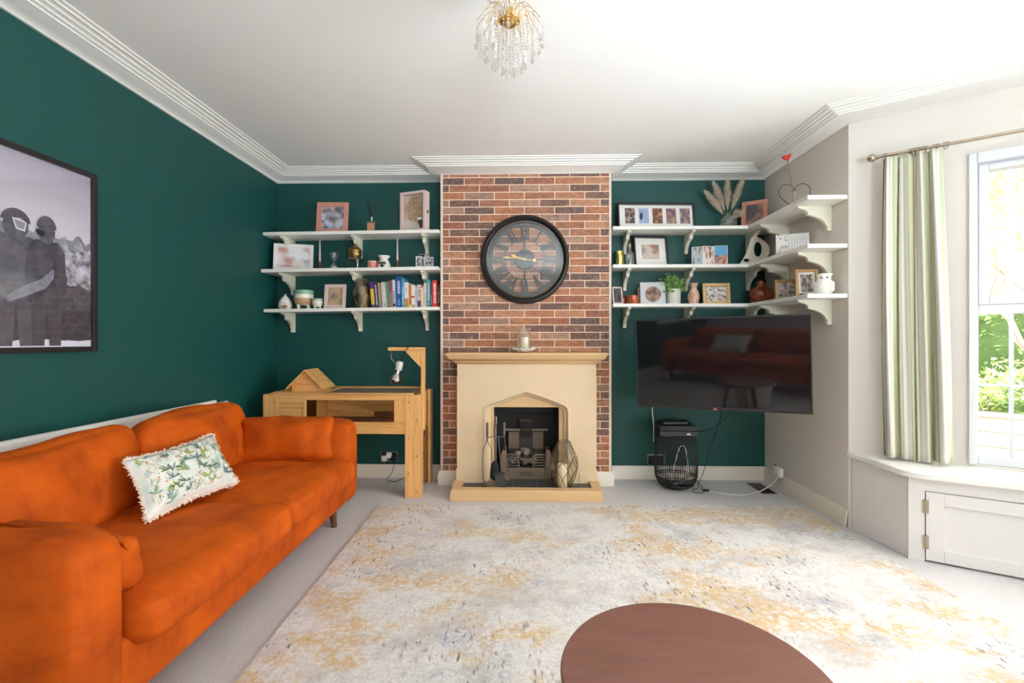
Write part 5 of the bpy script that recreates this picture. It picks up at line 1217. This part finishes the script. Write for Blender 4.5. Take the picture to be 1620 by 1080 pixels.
ridge(.56, .05, tone('far_peaks', 120, 158, 16), slope=-.03); ridge(.47, .07, tone('near_peaks', 70, 220, 22), xa=.02, slope=.05); ridge(.33, .03, tone('dark_slope', 58, 96, 30), slope=-.02); ridge(.20, .02, tone('tree_line', 40, 74, 40)); ridge(.055, .008, paint('print_snow', (226, 226, 230), .5))
def body(cx, s, dark, hel):
    T1 = tone('jacket_%d' % dark, dark-18, dark+22, 14); T2 = tone('trousers_%d' % dark, dark-14, dark+12, 14)
    P_ = lambda pts: [(cx+a*s, b) for a, b in pts]
    layer(P_([(-.075, .03), (-.012, .03), (0, .22), (.015, .03), (.078, .03), (.085, .30), (-.08, .30)]), T2)
    layer(P_([(-.09, .22), (.09, .22), (.105, .36), (.10, .46), (.06, .505), (-.06, .505), (-.10, .45), (-.11, .34)]), T1)
    layer(P_([(.045*cos(t), .545+.055*sin(t)) for t in [2*pi*i/20 for i in range(20)]]), tone('face_%d' % dark, 66, 110, 20))
    layer(P_([(.052*cos(t), .562+.055*sin(t)) for t in [pi*i/14 for i in range(15)]]), tone('helmet_%d' % dark, hel, hel+26, 20))
body(-.045, 1.15, 86, 66); body(.085, .85, 70, 74)
GOG = paint('goggle_white', (214, 214, 216), .4); gx = lambda pts, dx, dz=0: [(a+dx, b+dz) for a, b in pts]
layer(gx([(-.002, .575), (.012, .53), (.05, .525), (.058, .565), (.03, .578)], -.060), GOG); layer(gx([(.006, .57), (.017, .537), (.045, .533), (.05, .562)], -.060), paint('goggle_lens', (146, 146, 150), .3)); layer(gx([(.118, .55), (.128, .525), (.155, .52), (.16, .545)], -.085), paint('goggle_dark', (44, 44, 48), .3))
layer(gx([(-.03, .24), (.06, .30), (.12, .33), (.17, .38), (.19, .36), (.14, .29), (.06, .25), (-.02, .215)], -.06), tone('sleeve', 104, 150, 20)); layer(gx([(.20, .46), (.24, .44), (.265, .34), (.25, .26), (.215, .25), (.20, .34)], -.085), tone('backpack', 56, 84, 20)); layer(gx([(-.11, .30), (-.03, .33), (.05, .31), (.05, .28), (-.04, .285), (-.11, .26)], -.08), tone('sleeve2', 60, 96, 20))
pr.build('print', ps, flat=True); MB().bb(x0, x1, -.0165, -.0155, z0, z1, glassy('poster_glazing', (.98, .98, 1), .03, .03, .10)).build('glazing', ps)

# ================================================================ TORTOISE TABLE
TT = (-1.39, 3.84, 0)
tt = thing('tortoise_table', 'pale pine tortoise table on tall legs behind the sofa', 'pet enclosure', TT)
X0, X1, Y0_, Y1_ = -1.995-TT[0], -.783-TT[0], 3.585-TT[1], 4.085-TT[1]; ZB, ZT = .485, .785
def leg(sx, sy):
    x = X0 if sx < 0 else X1; y = Y0_ if sy < 0 else Y1_; m = MB()
    m.bb(x, x-sx*.118, y-.001 if sy > 0 else y, y-sy*.021, 0, ZT, PINEZ); m.bb(x, x-sx*.021, y-sy*.021, y-sy*.11, 0, ZT, PINEZ); 
    lg = m.build('leg', tt, bevel=.0025)
    s = MB(); 
    for k in range(6): z = .05+k*.135; s.cyl((x-sx*(.03+.06*(k % 2)), y+sy*.002, z), (x-sx*(.03+.06*(k % 2)), y-sy*.004, z), .0045, IRON, 8)
    s.build('screws', lg)
for a in (-1, 1):
    for b in (-1, 1): leg(a, b)
def pan(name, M_, *bxs):
    m = MB()
    for b in bxs: m.bb(*b, M_)
    return m.build(name, tt, bevel=.002)
xa, xb = X0+.118, X1-.118; ys = Y0_+.004
wx0, wx1, wz0, wz1 = -1.664-TT[0], -.985-TT[0], .575, .742
for i in range(3): pan('front_plank', PINE, (xa, wx0-.02, ys, ys+.018, ZB+i*.1, ZB+(i+1)*.1-.0015))
pan('front_rail', PINE, (wx0-.02, xb, ys, ys+.018, wz1, ZT-.0015)); pan('front_rail', PINE, (wx0-.02, xb, ys, ys+.018, ZB, wz0))
pan('window_surround', PINEZ, (wx0-.02, wx0, ys-.006, ys+.018, wz0, wz1), (wx1, xb, ys, ys+.018, wz0, wz1))
MB().bb(wx0, wx1, ys+.006, ys+.009, wz0, wz1, glassy('pet_window', (.95, .95, .93), .1)).build('clear_window', tt)
m = MB()
for i in range(3): m.bb(xa-.1, xb+.1, Y1_-.035, Y1_-.017, ZB+i*.1, ZB+(i+1)*.1-.0015, PINE)
m.build('back_panel', tt)
for s, x in ((-1, X0+.021), (1, X1-.021-.018)):
    m = MB()
    for i in range(3): m.bb(x, x+.018, Y0_+.11-.09+.004, Y1_-.036, ZB+i*.1, ZB+(i+1)*.1-.0015, PINEY)
    m.build('side_panel', tt)
m = MB()
for i in range(9): m.bb(X0+.04, X1-.04, Y0_+.024+i*.049, Y0_+.024+i*.049+.046, ZB+.012, ZB+.026, PINE)
m.build('floor_boards', tt)
MB().bb(X0+.42, X1-.045, Y0_+.03, Y1_-.05, ZB+.0265, ZB+.105, paint('bark_substrate', (92, 64, 44), .95, var=.5, vs=120, bump=1, bs=90)).build('bark_bedding', tt)
pan('inner_divider', PINEY, (X0+.40, X0+.415, Y0_+.03, Y1_-.04, ZB+.03, ZT-.03))
m = MB(); m.prism([(.0, .0), (.38, .0), (.38, .10), (.0, .235)], .02, .034, PINE, 'y', Matrix.Translation((X0+.42, Y0_+.16, ZB+.045))); m.prism([(0, .13), (.38, .0), (.38, .014), (0, .144)], .035, .22, PINE, 'y', Matrix.Translation((X0+.42, Y0_+.16, ZB+.04))); m.build('inner_ramp', tt)
pan('top_rim', PINE, (X0+.10, X1-.10, Y1_-.055, Y1_-.0, ZT+.0005, ZT+.018), ); pan('top_rim', PINE, (X0+.06, X1-.06, Y0_+.0, Y0_+.045, ZT+.0005, ZT+.012))
m = MB(); GR = paint('galvanised_mesh', (148, 142, 136), .4, metal=.7)
for i in range(41): m.bb(X0+.46+i*.0165, X0+.4615+i*.0165, Y0_+.045, Y1_-.056, ZT+.004, ZT+.0055, GR)
for j in range(24): m.bb(X0+.46, X1-.09, Y0_+.05+j*.0165, Y0_+.0515+j*.0165, ZT+.0058, ZT+.0073, GR)
m.build('wire_mesh_lid', tt)
pan('lid_board', PINE, (X0+.05, X0+.44, Y0_+.05, Y1_-.06, ZT+.0005, ZT+.014))
# lamp gallows
px_ = X1+.010; py_ = 3.70-TT[1]
m = MB(); m.bb(px_-.026, px_+.002, py_-.022, py_+.022, .50, 1.118, PINEZ); m.build('lamp_post', tt, bevel=.002)
m = MB(); m.bb(px_-.285, px_+.002, py_-.022, py_+.022, 1.1185, 1.145, PINE); m.prism([(px_-.027, .985), (px_-.027, 1.118), (px_-.155, 1.118)], py_-.018, py_+.018, PINEZ, 'y'); m.build('lamp_arm', tt, bevel=.002)
m = MB(); m.tube([(px_-.265, py_, 1.118), (px_-.265, py_, 1.10), (px_-.258, py_, 1.086), (px_-.268, py_, 1.078), (px_-.276, py_, 1.088)], .0022, NICKEL, 6); m.build('hook', tt)
hx, hy = TT[0]+px_-.235, TT[1]+py_
hl_ = thing('heat_lamp', 'silver reflector heat bulb hanging from the pine lamp arm', 'lamp', (hx, hy-.005, .86))
R = Matrix.Rotation(radians(14), 4, 'Y')
m = MB(); m.lathe([(0, .0), (.030, .004), (.050, .018), (.054, .032), (.046, .050), (.024, .076), (.017, .092), (.016, .112)], paint('mirror_bulb', (206, 204, 200), .12, metal=1), 32, M=R, cap=False); m.build('bulb', hl_)
m = MB(); m.lathe([(.017, .105), (.026, .110), (.028, .120), (.028, .165), (.022, .178), (.006, .182)], paint('porcelain_socket', (214, 210, 200), .3), 24, M=R); m.build('socket', hl_)
m = MB()
for a in (0, 2.1, 4.2): m.tube([R @ Vector((.028*cos(a), .028*sin(a), .15)), R @ Vector((.044*cos(a), .044*sin(a), .11)), R @ Vector((.032*cos(a), .032*sin(a), .075))], .0015, NICKEL, 5)
m.tube([R @ Vector((-.028, 0, .15)), (-.03, 0, .20), (-.026, 0, .228)], .0014, NICKEL, 5); m.build('cage_wires', hl_)
m = MB(); m.tube([R @ Vector((0, 0, .18)), (.075, .0, .235), (.105, -.024, .275), (.12, -.026, .292), (.14, .0, .300), (.17, .026, .26), (.195, .03, .18), (.215, .03, .06), (.245, .03, -.03), (.255, .01, -.12), (.25, .02, -.30), (.215, .05, -.42), (.205, .08, -.60)], .003, BLACK, 6); m.build('cable', hl_)
m = MB(); m.softbox((.252, .015, -.02), (.018, .022, .05), BLACK, r=.007, n=5); m.build('inline_switch', hl_)
# little house on top
hs_ = thing('wooden_house', 'small pine gabled house standing on the tortoise table', 'pet house', (-1.700, 3.675, ZT+.0145))
m = MB(); m.prism([(-.115, 0), (.115, 0), (.115, .045), (0, .158), (-.115, .045)], 0, .012, PINE, 'y'); m.build('front_gable', hs_)
m = MB(); m.prism([(-.115, 0), (.115, 0), (.115, .045), (0, .158), (-.115, .045)], .185, .197, PINE, 'y'); m.bb(-.115, -.103, .012, .185, 0, .045, PINEY); m.bb(.103, .115, .012, .185, 0, .045, PINEY); m.build('walls', hs_)
for s in (-1, 1):
    m = MB(); m.prism([(0, .172), (s*.150, .026), (s*.142, .018), (0, .158)], -.034, .208, PINEY, 'y'); m.build('roof_panel', hs_, bevel=.001)

# ================================================================ SOCKETS, CABLES, VENT
def socket(label, loc, rz=0):
    root = thing('wall_socket', label, 'socket', loc, rz)
    m = MB(); m.bb(-.074, .074, -.006, 0, -.044, .044, CHROME); m.build('plate', root, bevel=.002)
    m = MB(); m.bb(-.066, .066, -.0065, -.006, -.036, .036, BLACK); m.build('insert', root)
    for x in (-.052, .010): MB().bb(x, x+.018, -.010, -.0065, .010, .026, paint('grey_rocker', (70, 70, 74), .4)).build('rocker_switch', root)
    return root
socket('chrome double wall socket above the skirting beside the tortoise table', (-1.177, YB-.001, .184))
def plug(label, loc, m_, rz=0):
    m = MB(); m.softbox((0, -.016, 0), (.045, .03, .048), m_, r=.008, n=6); m.cyl((0, -.018, -.022), (0, -.018, -.036), .004, m_, 8); return tag(m.build('plug', loc=loc, rz=rz), label, 'plug')
plug('white plug at the lower left of the left wall socket', (-1.212, YB-.0075, .170), PAPER)
plug('white plug adaptor at the top middle of the left wall socket', (-1.172, YB-.0105, .200), PAPER)
plug('black plug at the right of the left wall socket', (-1.128, YB-.0075, .172), BLACK)
m = MB(); m.tube([(-1.128, 4.105, .135), (-1.125, 4.09, .10), (-1.14, 4.07, .05), (-1.17, 4.03, .006), (-1.15, 4.0, .005), (-1.08, 3.98, .006), (-1.02, 4.0, .03), (-.96, 4.03, .04), (-.90, 4.04, .02), (-.88, 4.05, .10), (-.85, 4.04, .25)], .003, BLACK, 6); tag(m.build('lamp_cable', loc=(0, 0, 0)), 'black cable trailing from the left socket to the tortoise table', 'cable')
socket('chrome double wall socket half hidden behind the black wire basket', (1.145, YB-.001, .170))
plug('black plug in the socket behind the wire basket', (1.112, YB-.0075, .165), BLACK); plug('black square plug right of another in the socket behind the wire basket', (1.178, YB-.0075, .165), BLACK)
ad = thing('plug_adaptor', 'white plug adaptor at the skirting of the right wall', 'plug adaptor', (XR-.022, 3.83, .150), -pi/2)
m = MB(); m.softbox((0, -.022, 0), (.085, .042, .075), PAPER, r=.010, n=8); m.build('body', ad); m = MB(); m.tube([(-.03, -.02, .03), (-.06, -.02, .05), (-.075, -.01, .03), (-.08, .012, -.04)], .0028, BLACK, 6); m.build('lead', ad)
m = MB(); pts = [(2.02, 3.815, .125), (2.0, 3.80, .095), (1.93, 3.79, .04), (1.85, 3.77, .008), (1.72, 3.70, .006), (1.60, 3.70, .006), (1.50, 3.76, .006), (1.42, 3.83, .006), (1.38, 3.88, .012)]
def smooth(p, k=2):
    p = [Vector(q) for q in p]
    for _ in range(k):
        q = [p[0]]
        for a, b in zip(p[:-1], p[1:]): q += [a*.75+b*.25, a*.25+b*.75]
        q.append(p[-1]); p = q
    return p
m.tube(smooth(pts), .0042, WCABLE, 8); tag(m.build('white_cable'), 'white cable curving over the carpet from the right wall adaptor', 'cable')
m = MB(); m.tube(smooth([(1.41, 3.84, .008), (1.43, 3.93, .02), (1.50, 4.02, .05), (1.60, 4.11, .25), (1.68, 4.122, .45), (1.72, 4.122, .62), (1.72, 4.05, .80)]), .0024, BLACK, 6); tag(m.build('thin_cable'), 'thin black cable rising up the green wall behind the television', 'cable')
m = MB(); m.tube(smooth([(1.38, 3.90, .006), (1.44, 3.80, .006), (1.40, 3.74, .006), (1.33, 3.76, .006), (1.36, 3.84, .006), (1.46, 3.86, .006), (1.43, 3.95, .03), (1.40, 4.05, .12), (1.36, 4.11, .20)]), .0026, BLACK, 6); m.softbox((1.45, 3.80, .009), (.05, .03, .016), BLACK, r=.005, n=4); tag(m.build('tangled_cable'), 'tangle of black cable lying right of the wire basket', 'cable')
m = MB(); m.tube(smooth([(.985, 3.60, .715), (1.0, 3.72, .66), (1.06, 3.88, .52), (1.10, 4.03, .40), (1.10, 4.04, .34)]), .0040, WCABLE, 8); tag(m.build('hanging_white_cable'), 'white cable hanging from the television down behind the wire basket', 'cable')
m = MB(); m.tube(smooth([(1.365, 3.87, .47), (1.43, 3.80, .475), (1.49, 3.70, .53), (1.51, 3.55, .62), (1.51, 3.47, .75)]), .0030, BLACK, 6); tag(m.build('black_video_cable'), 'black cable looping from the console box up to the television', 'cable')
m = MB(); m.bb(-.055, .055, -.135, .135, .001, .005, paint('vent_bronze', (104, 92, 80), .5, metal=.4)); 
for i in range(9): m.bb(-.042, .042, -.125+i*.0145, -.118+i*.0145, .005, .0065, BLACK)
m.bb(-.045, .045, .01, .125, .005, .006, BLACK)
tag(m.build('floor_vent', loc=(1.925, 3.885, 0)), 'brown metal floor vent set in the carpet by the right wall', 'vent')

# ================================================================ TELEVISION
TL_, TR_ = Vector((.837, 3.541)), Vector((1.834, 3.055)); tc = (TL_+TR_)/2; an = atan2((TR_-TL_).y, (TR_-TL_).x); W2 = (TR_-TL_).length/2
tv = thing('television', 'large black flat television angled on a wall arm in the right alcove', 'television', (tc.x, tc.y, 1.0375), rot=(radians(3.4), radians(-1.05), an))
m = MB(); m.bb(-W2, W2, .004, .042, -.322, .322, BLACK); m.bb(-W2*.8, W2*.8, .042, .06, -.26, .2, BLACK); m.build('housing', tv, bevel=.004)
m = MB()
for a, b, c, e in ((-W2, -W2+.010, -.322, .322), (W2-.010, W2, -.322, .322), (-W2+.010, W2-.010, .312, .322), (-W2+.010, W2-.010, -.322, -.302)): m.bb(a, b, -.004, .004, c, e, paint('tv_bezel', (34, 32, 33), .3))
m.build('bezel', tv, bevel=.0015)
n = NT('tv_screen'); n.set(Base=srgb(20, 20, 22), Roughness=.045, Spec=.6); MB().bb(-W2+.010, W2-.010, .0, .004, -.302, .312, n.m).build('screen', tv)
lg = MB(); lg.lathe([(0, 0), (.013, 0), (.014, .003), (0, .003)], paint('logo_badge', (124, 26, 52), .4), 24, cap=False, M=Matrix.Translation((-.02, -.004, -.314)) @ Matrix.Rotation(pi/2, 4, 'X') ); lgo = lg.build('logo_badge', tv)
tx = bpy.data.curves.new('logo_lettering', 'FONT'); tx.body = 'LG'; tx.size = .013; tx.align_x = 'CENTER'; tx.align_y = 'CENTER'; tx.extrude = .0003; tx.materials.append(PAPER)
to = text_obj('logo_lettering', tx); to.parent = lgo; to.location = (-.02, -.0078, -.314); to.rotation_euler = (pi/2, 0, 0)
wm = thing('tv_wall_arm', 'black metal arm holding the television to the alcove wall', 'wall bracket', (1.45, YB, 1.03))
m = MB(); m.bb(-.06, .06, -.02, -.001, -.11, .11, IRON); m.build('wall_plate', wm); m = MB(); m.bb(-.02, .02, -.32, -.02, -.03, .03, IRON, Matrix.Rotation(.0, 4, 'Z')); m.build('arm', wm)
e_ = Vector((tc.x-1.45, tc.y-YB)); m = MB(); m.cyl((0, -.32, 0), (e_.x+.04, e_.y+.115, 0), .022, IRON, 10); m.build('swivel', wm)

# ================================================================ WIRE BASKET, CONSOLE
wb = thing('wire_basket_stool', 'round black wire basket table standing in the right alcove', 'side table', (1.236, 3.875, 0))
m = MB(); prof = [(.150, .425), (.160, .40), (.165, .30), (.166, .18), (.162, .10), (.140, .05), (.10, .022), (.05, .012)]
WIRE = paint('black_rattan', (24, 23, 23), .5)
for i in range(56):
    a = 2*pi*i/56; m.tube([(r*cos(a), r*sin(a), z) for r, z in smooth([(r, z, 0) for r, z in prof], 1) and [(q.x, q.y) for q in smooth([(r, z, 0) for r, z in prof], 1)]], .0024, WIRE, 5)
m.build('wire_staves', wb)
m = MB()
for r, z, t in ((.150, .425, .005), (.163, .385, .003), (.161, .105, .005), (.156, .09, .0035), (.135, .046, .004), (.118, .032, .0035), (.10, .022, .004), (.07, .016, .004), (.04, .012, .005)): m.tube([(r*cos(2*pi*i/40), r*sin(2*pi*i/40), z) for i in range(40)], t, WIRE, 6, closed=True)
m.build('hoops', wb)
m = MB(); m.lathe([(0, .428), (.160, .428), (.162, .434), (.160, .440), (0, .440)], WIRE, 40, cap=False); m.build('top', wb)
gc = thing('game_console', 'black game console box lying on the wire basket table', 'console', (1.225, 3.865, .4405), -.05)
m = MB(); m.bb(-.145, .145, -.12, .12, 0.004, .045, paint('console_grey', (40, 42, 44), .4)); m.bb(-.145, .145, -.115, .12, .049, .085, BLACK); m.bb(-.14, .14, -.11, .115, .045, .049, BLACK); m.bb(-.12, .12, -.1, .1, 0, .004, BLACK); m.build('case', gc, bevel=.003)
m = MB(); m.bb(-.125, .05, -.1212, -.120, .023, .0255, BLACK); m.bb(.06, .09, -.1212, -.120, .018, .028, CHROME); m.build('disc_slot', gc)
rt = thing('router', 'small black router box lying on top of the game console', 'router', (1.20, 3.86, .5262), .08); m = MB(); m.softbox((0, 0, .014), (.20, .15, .028), BLACK, r=.008, n=6); m.build('case', rt)
m = MB(); m.tube(smooth([(1.16, 3.80, .558), (1.22, 3.84, .566), (1.30, 3.80, .56), (1.33, 3.86, .555), (1.24, 3.90, .566), (1.14, 3.88, .56), (1.11, 3.82, .556)]), .0034, BLACK, 6); tag(m.build('coiled_lead'), 'short black lead lying coiled on top of the router', 'cable')
m = MB(); m.tube(smooth([(1.06+.12, 3.80, .10), (1.20, 3.79, .22), (1.235, 3.80, .34), (1.27, 3.81, .37), (1.30, 3.82, .33), (1.315, 3.83, .22), (1.32, 3.83, .12), (1.30, 3.85, .06), (1.22, 3.86, .04)]), .004, WCABLE, 8); tag(m.build('cable_loop'), 'loop of white cable inside the wire basket', 'cable')

# ================================================================ RUG, TABLE
rg_ = MB(); rg_.bb(0, 3.03, -3.7, 0, .001, .012, RUG); ro = rg_.build('area_rug', loc=(-1.045, 3.397, 0), rz=radians(1.3), bevel=.003); tag(ro, 'large distressed cream, grey and gold rug covering the carpet', 'rug')
tb = thing('round_coffee_table', 'round brown wooden coffee table on the rug in the foreground', 'coffee table', (.384, 1.07, .0125))
n = NT('brown_table_top'); co = n.co(); f = n.noise(n.map(co, (1.2, 7, 1), rot=(0, 0, .5)), 5, 5, .6); g_ = n.noise(co, 3, 4)
n.set(Base=n.mix(n.math('MULTIPLY', g_, .5), n.ramp(f, [(.3, srgb(118, 76, 62)), (.7, srgb(134, 90, 76))]), srgb(124, 88, 78)), Roughness=.38)
m = MB(); m.lathe([(0, .412), (.290, .412), (.296, .418), (.300, .430), (.296, .4365), (.290, .4375), (0, .4375)], n.m, 96, cap=False); m.build('tabletop', tb)
for i in range(3):
    a = 2*pi*i/3+.5; MB().cyl((.16*cos(a), .16*sin(a), .412), (.25*cos(a), .25*sin(a), 0), .018, DWOOD, 14, r2=.011).build('leg', tb)

# ================================================================ CHANDELIER
ch = thing('chandelier', 'gold waterfall chandelier with clear crystal strands hanging from the ceiling', 'chandelier', (-.057, 1.95, HC-.0185))
CRY = NT('cut_crystal'); CRY.n.remove(CRY.b); t_ = CRY.new('BsdfTransparent', {'Color': (1, .99, .98, 1)}); g_ = CRY.new('BsdfGlossy', {'Color': (1, 1, 1, 1), 'Roughness': .03}); d_ = CRY.new('BsdfTranslucent', {'Color': (1, .97, .95, 1)})
m1 = CRY.new('MixShader', {0: .5}); CRY.link(t_.outputs[0], m1.inputs[1]); CRY.link(d_.outputs[0], m1.inputs[2]); lw = CRY.new('LayerWeight', {'Blend': .25}); m2 = CRY.new('MixShader', {0: lw.outputs['Facing']}); CRY.link(m1.outputs[0], m2.inputs[1]); CRY.link(g_.outputs[0], m2.inputs[2]); CRY.link(m2.outputs[0], CRY.out.inputs['Surface']); CRY = CRY.m
m = MB(); m.cyl((0, 0, 0), (0, 0, -.075), .0018, GOLD, 8); m.build('cord', ch)
m = MB(); m.lathe([(0, -.072), (.010, -.074), (.014, -.082), (.014, -.098), (.020, -.104), (.024, -.112), (.012, -.116), (.012, -.125)], GOLD, 20, cap=False); m.build('lamp_cap', ch)
m = MB(); m.lathe([(0, -.128), (.012, -.125), (.026, -.120), (.040, -.128), (.041, -.134), (.030, -.142), (.014, -.152), (0, -.152)], GOLD, 30, cap=False)
for i in range(16):
    a = 2*pi*i/16; m.ball((.041*cos(a), .041*sin(a), -.130), .005, GOLD, 8, 5)
m.build('crown', ch)
def arm_mesh(r, up, ztip): 
    p = [(.03, 0, -.126)]+[(.03+(r-.03)*t, 0, -.126+up*sin(pi*min(1, t*1.05)**.8)+(ztip+.126)*t**3) for t in (.15, .3, .45, .6, .75, .88, .96, 1)]
    return MB().tube(p, .0013, GOLD, 5), p[-1]
def strand_mesh(tip, L, drop):
    m = MB(); z = tip[2]; k = 0; x = tip[0]
    while z-tip[2] > -L:
        m.lathe([(0, -.0055), (.0042, 0), (0, .0055)], CRY, 6, c=(x, 0, z-.006), cap=False); z -= .0135; k += 1
    m.lathe([(0, -drop), (.006, -drop*.86), (.0105, -drop*.62), (.008, -drop*.3), (.002, -.002), (0, 0)], CRY, 8, c=(x, 0, z+.004), cap=False, sy=.6); return m
protos = []
for tier, (r, up, zt, L, n_, dr) in enumerate([(.136, .040, -.150, .065, 16, .034), (.098, .050, -.152, .105, 12, .036), (.058, .030, -.165, .135, 8, .038), (.026, .004, -.150, .165, 5, .042)]):
    am, tip = arm_mesh(r, up, zt); sm = strand_mesh(tip, L, dr); a0 = am.build('arm', ch); s0 = sm.build('crystal_strand', a0, ang=10)
    for i in range(n_):
        ang_ = 2*pi*i/n_+tier*.31
        if i == 0: a0.rotation_euler = (0, 0, ang_); continue
        c = a0.copy(); COL.objects.link(c); c.parent = ch; c.rotation_euler = (0, 0, ang_); e = s0.copy(); COL.objects.link(e); e.parent = c

# ================================================================ THE REAR OF THE ROOM (seen mirrored in the television)
s2 = thing('rear_sofa', 'second burnt orange velvet sofa, seen mirrored in the television', 'sofa', (-.50, -.72, 0), rz=radians(90))
def s2p(nm, c, d, r, pf=(0, 0, 0), wr=0, rot=None): MB().softbox((0, 0, 0), d, VELVET, r=r, n=10, puff=pf, wr=wr, ws=5, seed=c[1]).build(nm, s2, loc=c, rot=rot, ang=180, sub=1)
# local frame: x is depth (front at -x turned to face the fireplace), y is length
s2p('base', (0, 0, .26), (.86, 2.1, .2), .04); s2p('backrest', (-.40, 0, .43), (.18, 2.1, .5), .06); s2p('armrest', (0, -1.13, .40), (.90, .17, .5), .06); s2p('armrest', (0, 1.13, .40), (.90, .17, .5), .06)
for y in (-.51, .51): s2p('seat_cushion', (.04, y, .41), (.84, 1.01, .14), .055, (0, 0, .02), .004); s2p('back_cushion', (-.24, y, .64), (.19, 1.0, .38), .07, (.035, 0, .01), .01, (0, radians(-14), 0))
for x in (-.36, .36):
    for y in (-1.07, 1.07): MB().cyl((x, y, .16), (x, y, 0), .026, DWOOD, 14, r2=.017).build('leg', s2)
root = thing('floral_cushion', 'second floral fringed cushion, mirrored in the television on the other sofa', 'cushion', (-.72, -.64, .62))
pillow4(root, V3((-.46, -.60, .50)), V3((-.98, -.50, .50)), V3((-.98, -.72, .74)), V3((-.46, -.82, .74)), .06)
lb_ = thing('laundry_basket', 'white ribbed laundry basket behind the coffee table, mirrored in the television', 'basket', (.22, .53, .0125))
m = MB(); WB = paint('white_basket', (226, 222, 214), .6)
prf = [(0, .0), (.15, 0), (.16, .01), (.20, .30), (.21, .305), (.205, .29), (.155, .02), (0, .02)]; m.lathe(prf, WB, 40, cap=False)
for i in range(26): a = 2*pi*i/26; m.cyl((.160*cos(a), .160*sin(a), .01), (.205*cos(a), .205*sin(a), .30), .008, WB, 6)
m.build('tub', lb_); m = MB()
for s in (-1, 1): m.tube([(s*.205, -.04, .28), (s*.245, -.04, .31), (s*.255, 0, .32), (s*.245, .04, .31), (s*.205, .04, .28)], .007, WB, 6)
m.build('handles', lb_)
m = MB(); m.softbox((0, 0, .27), (.30, .28, .12), paint('pale_blue_cloth', (170, 196, 202), .9), r=.05, n=10, wr=.02, ws=8); tag(m.build('folded_cloth', loc=(.22, .53, .0125), ang=180), 'pale blue cloth piled in the white ribbed laundry basket', 'cloth')
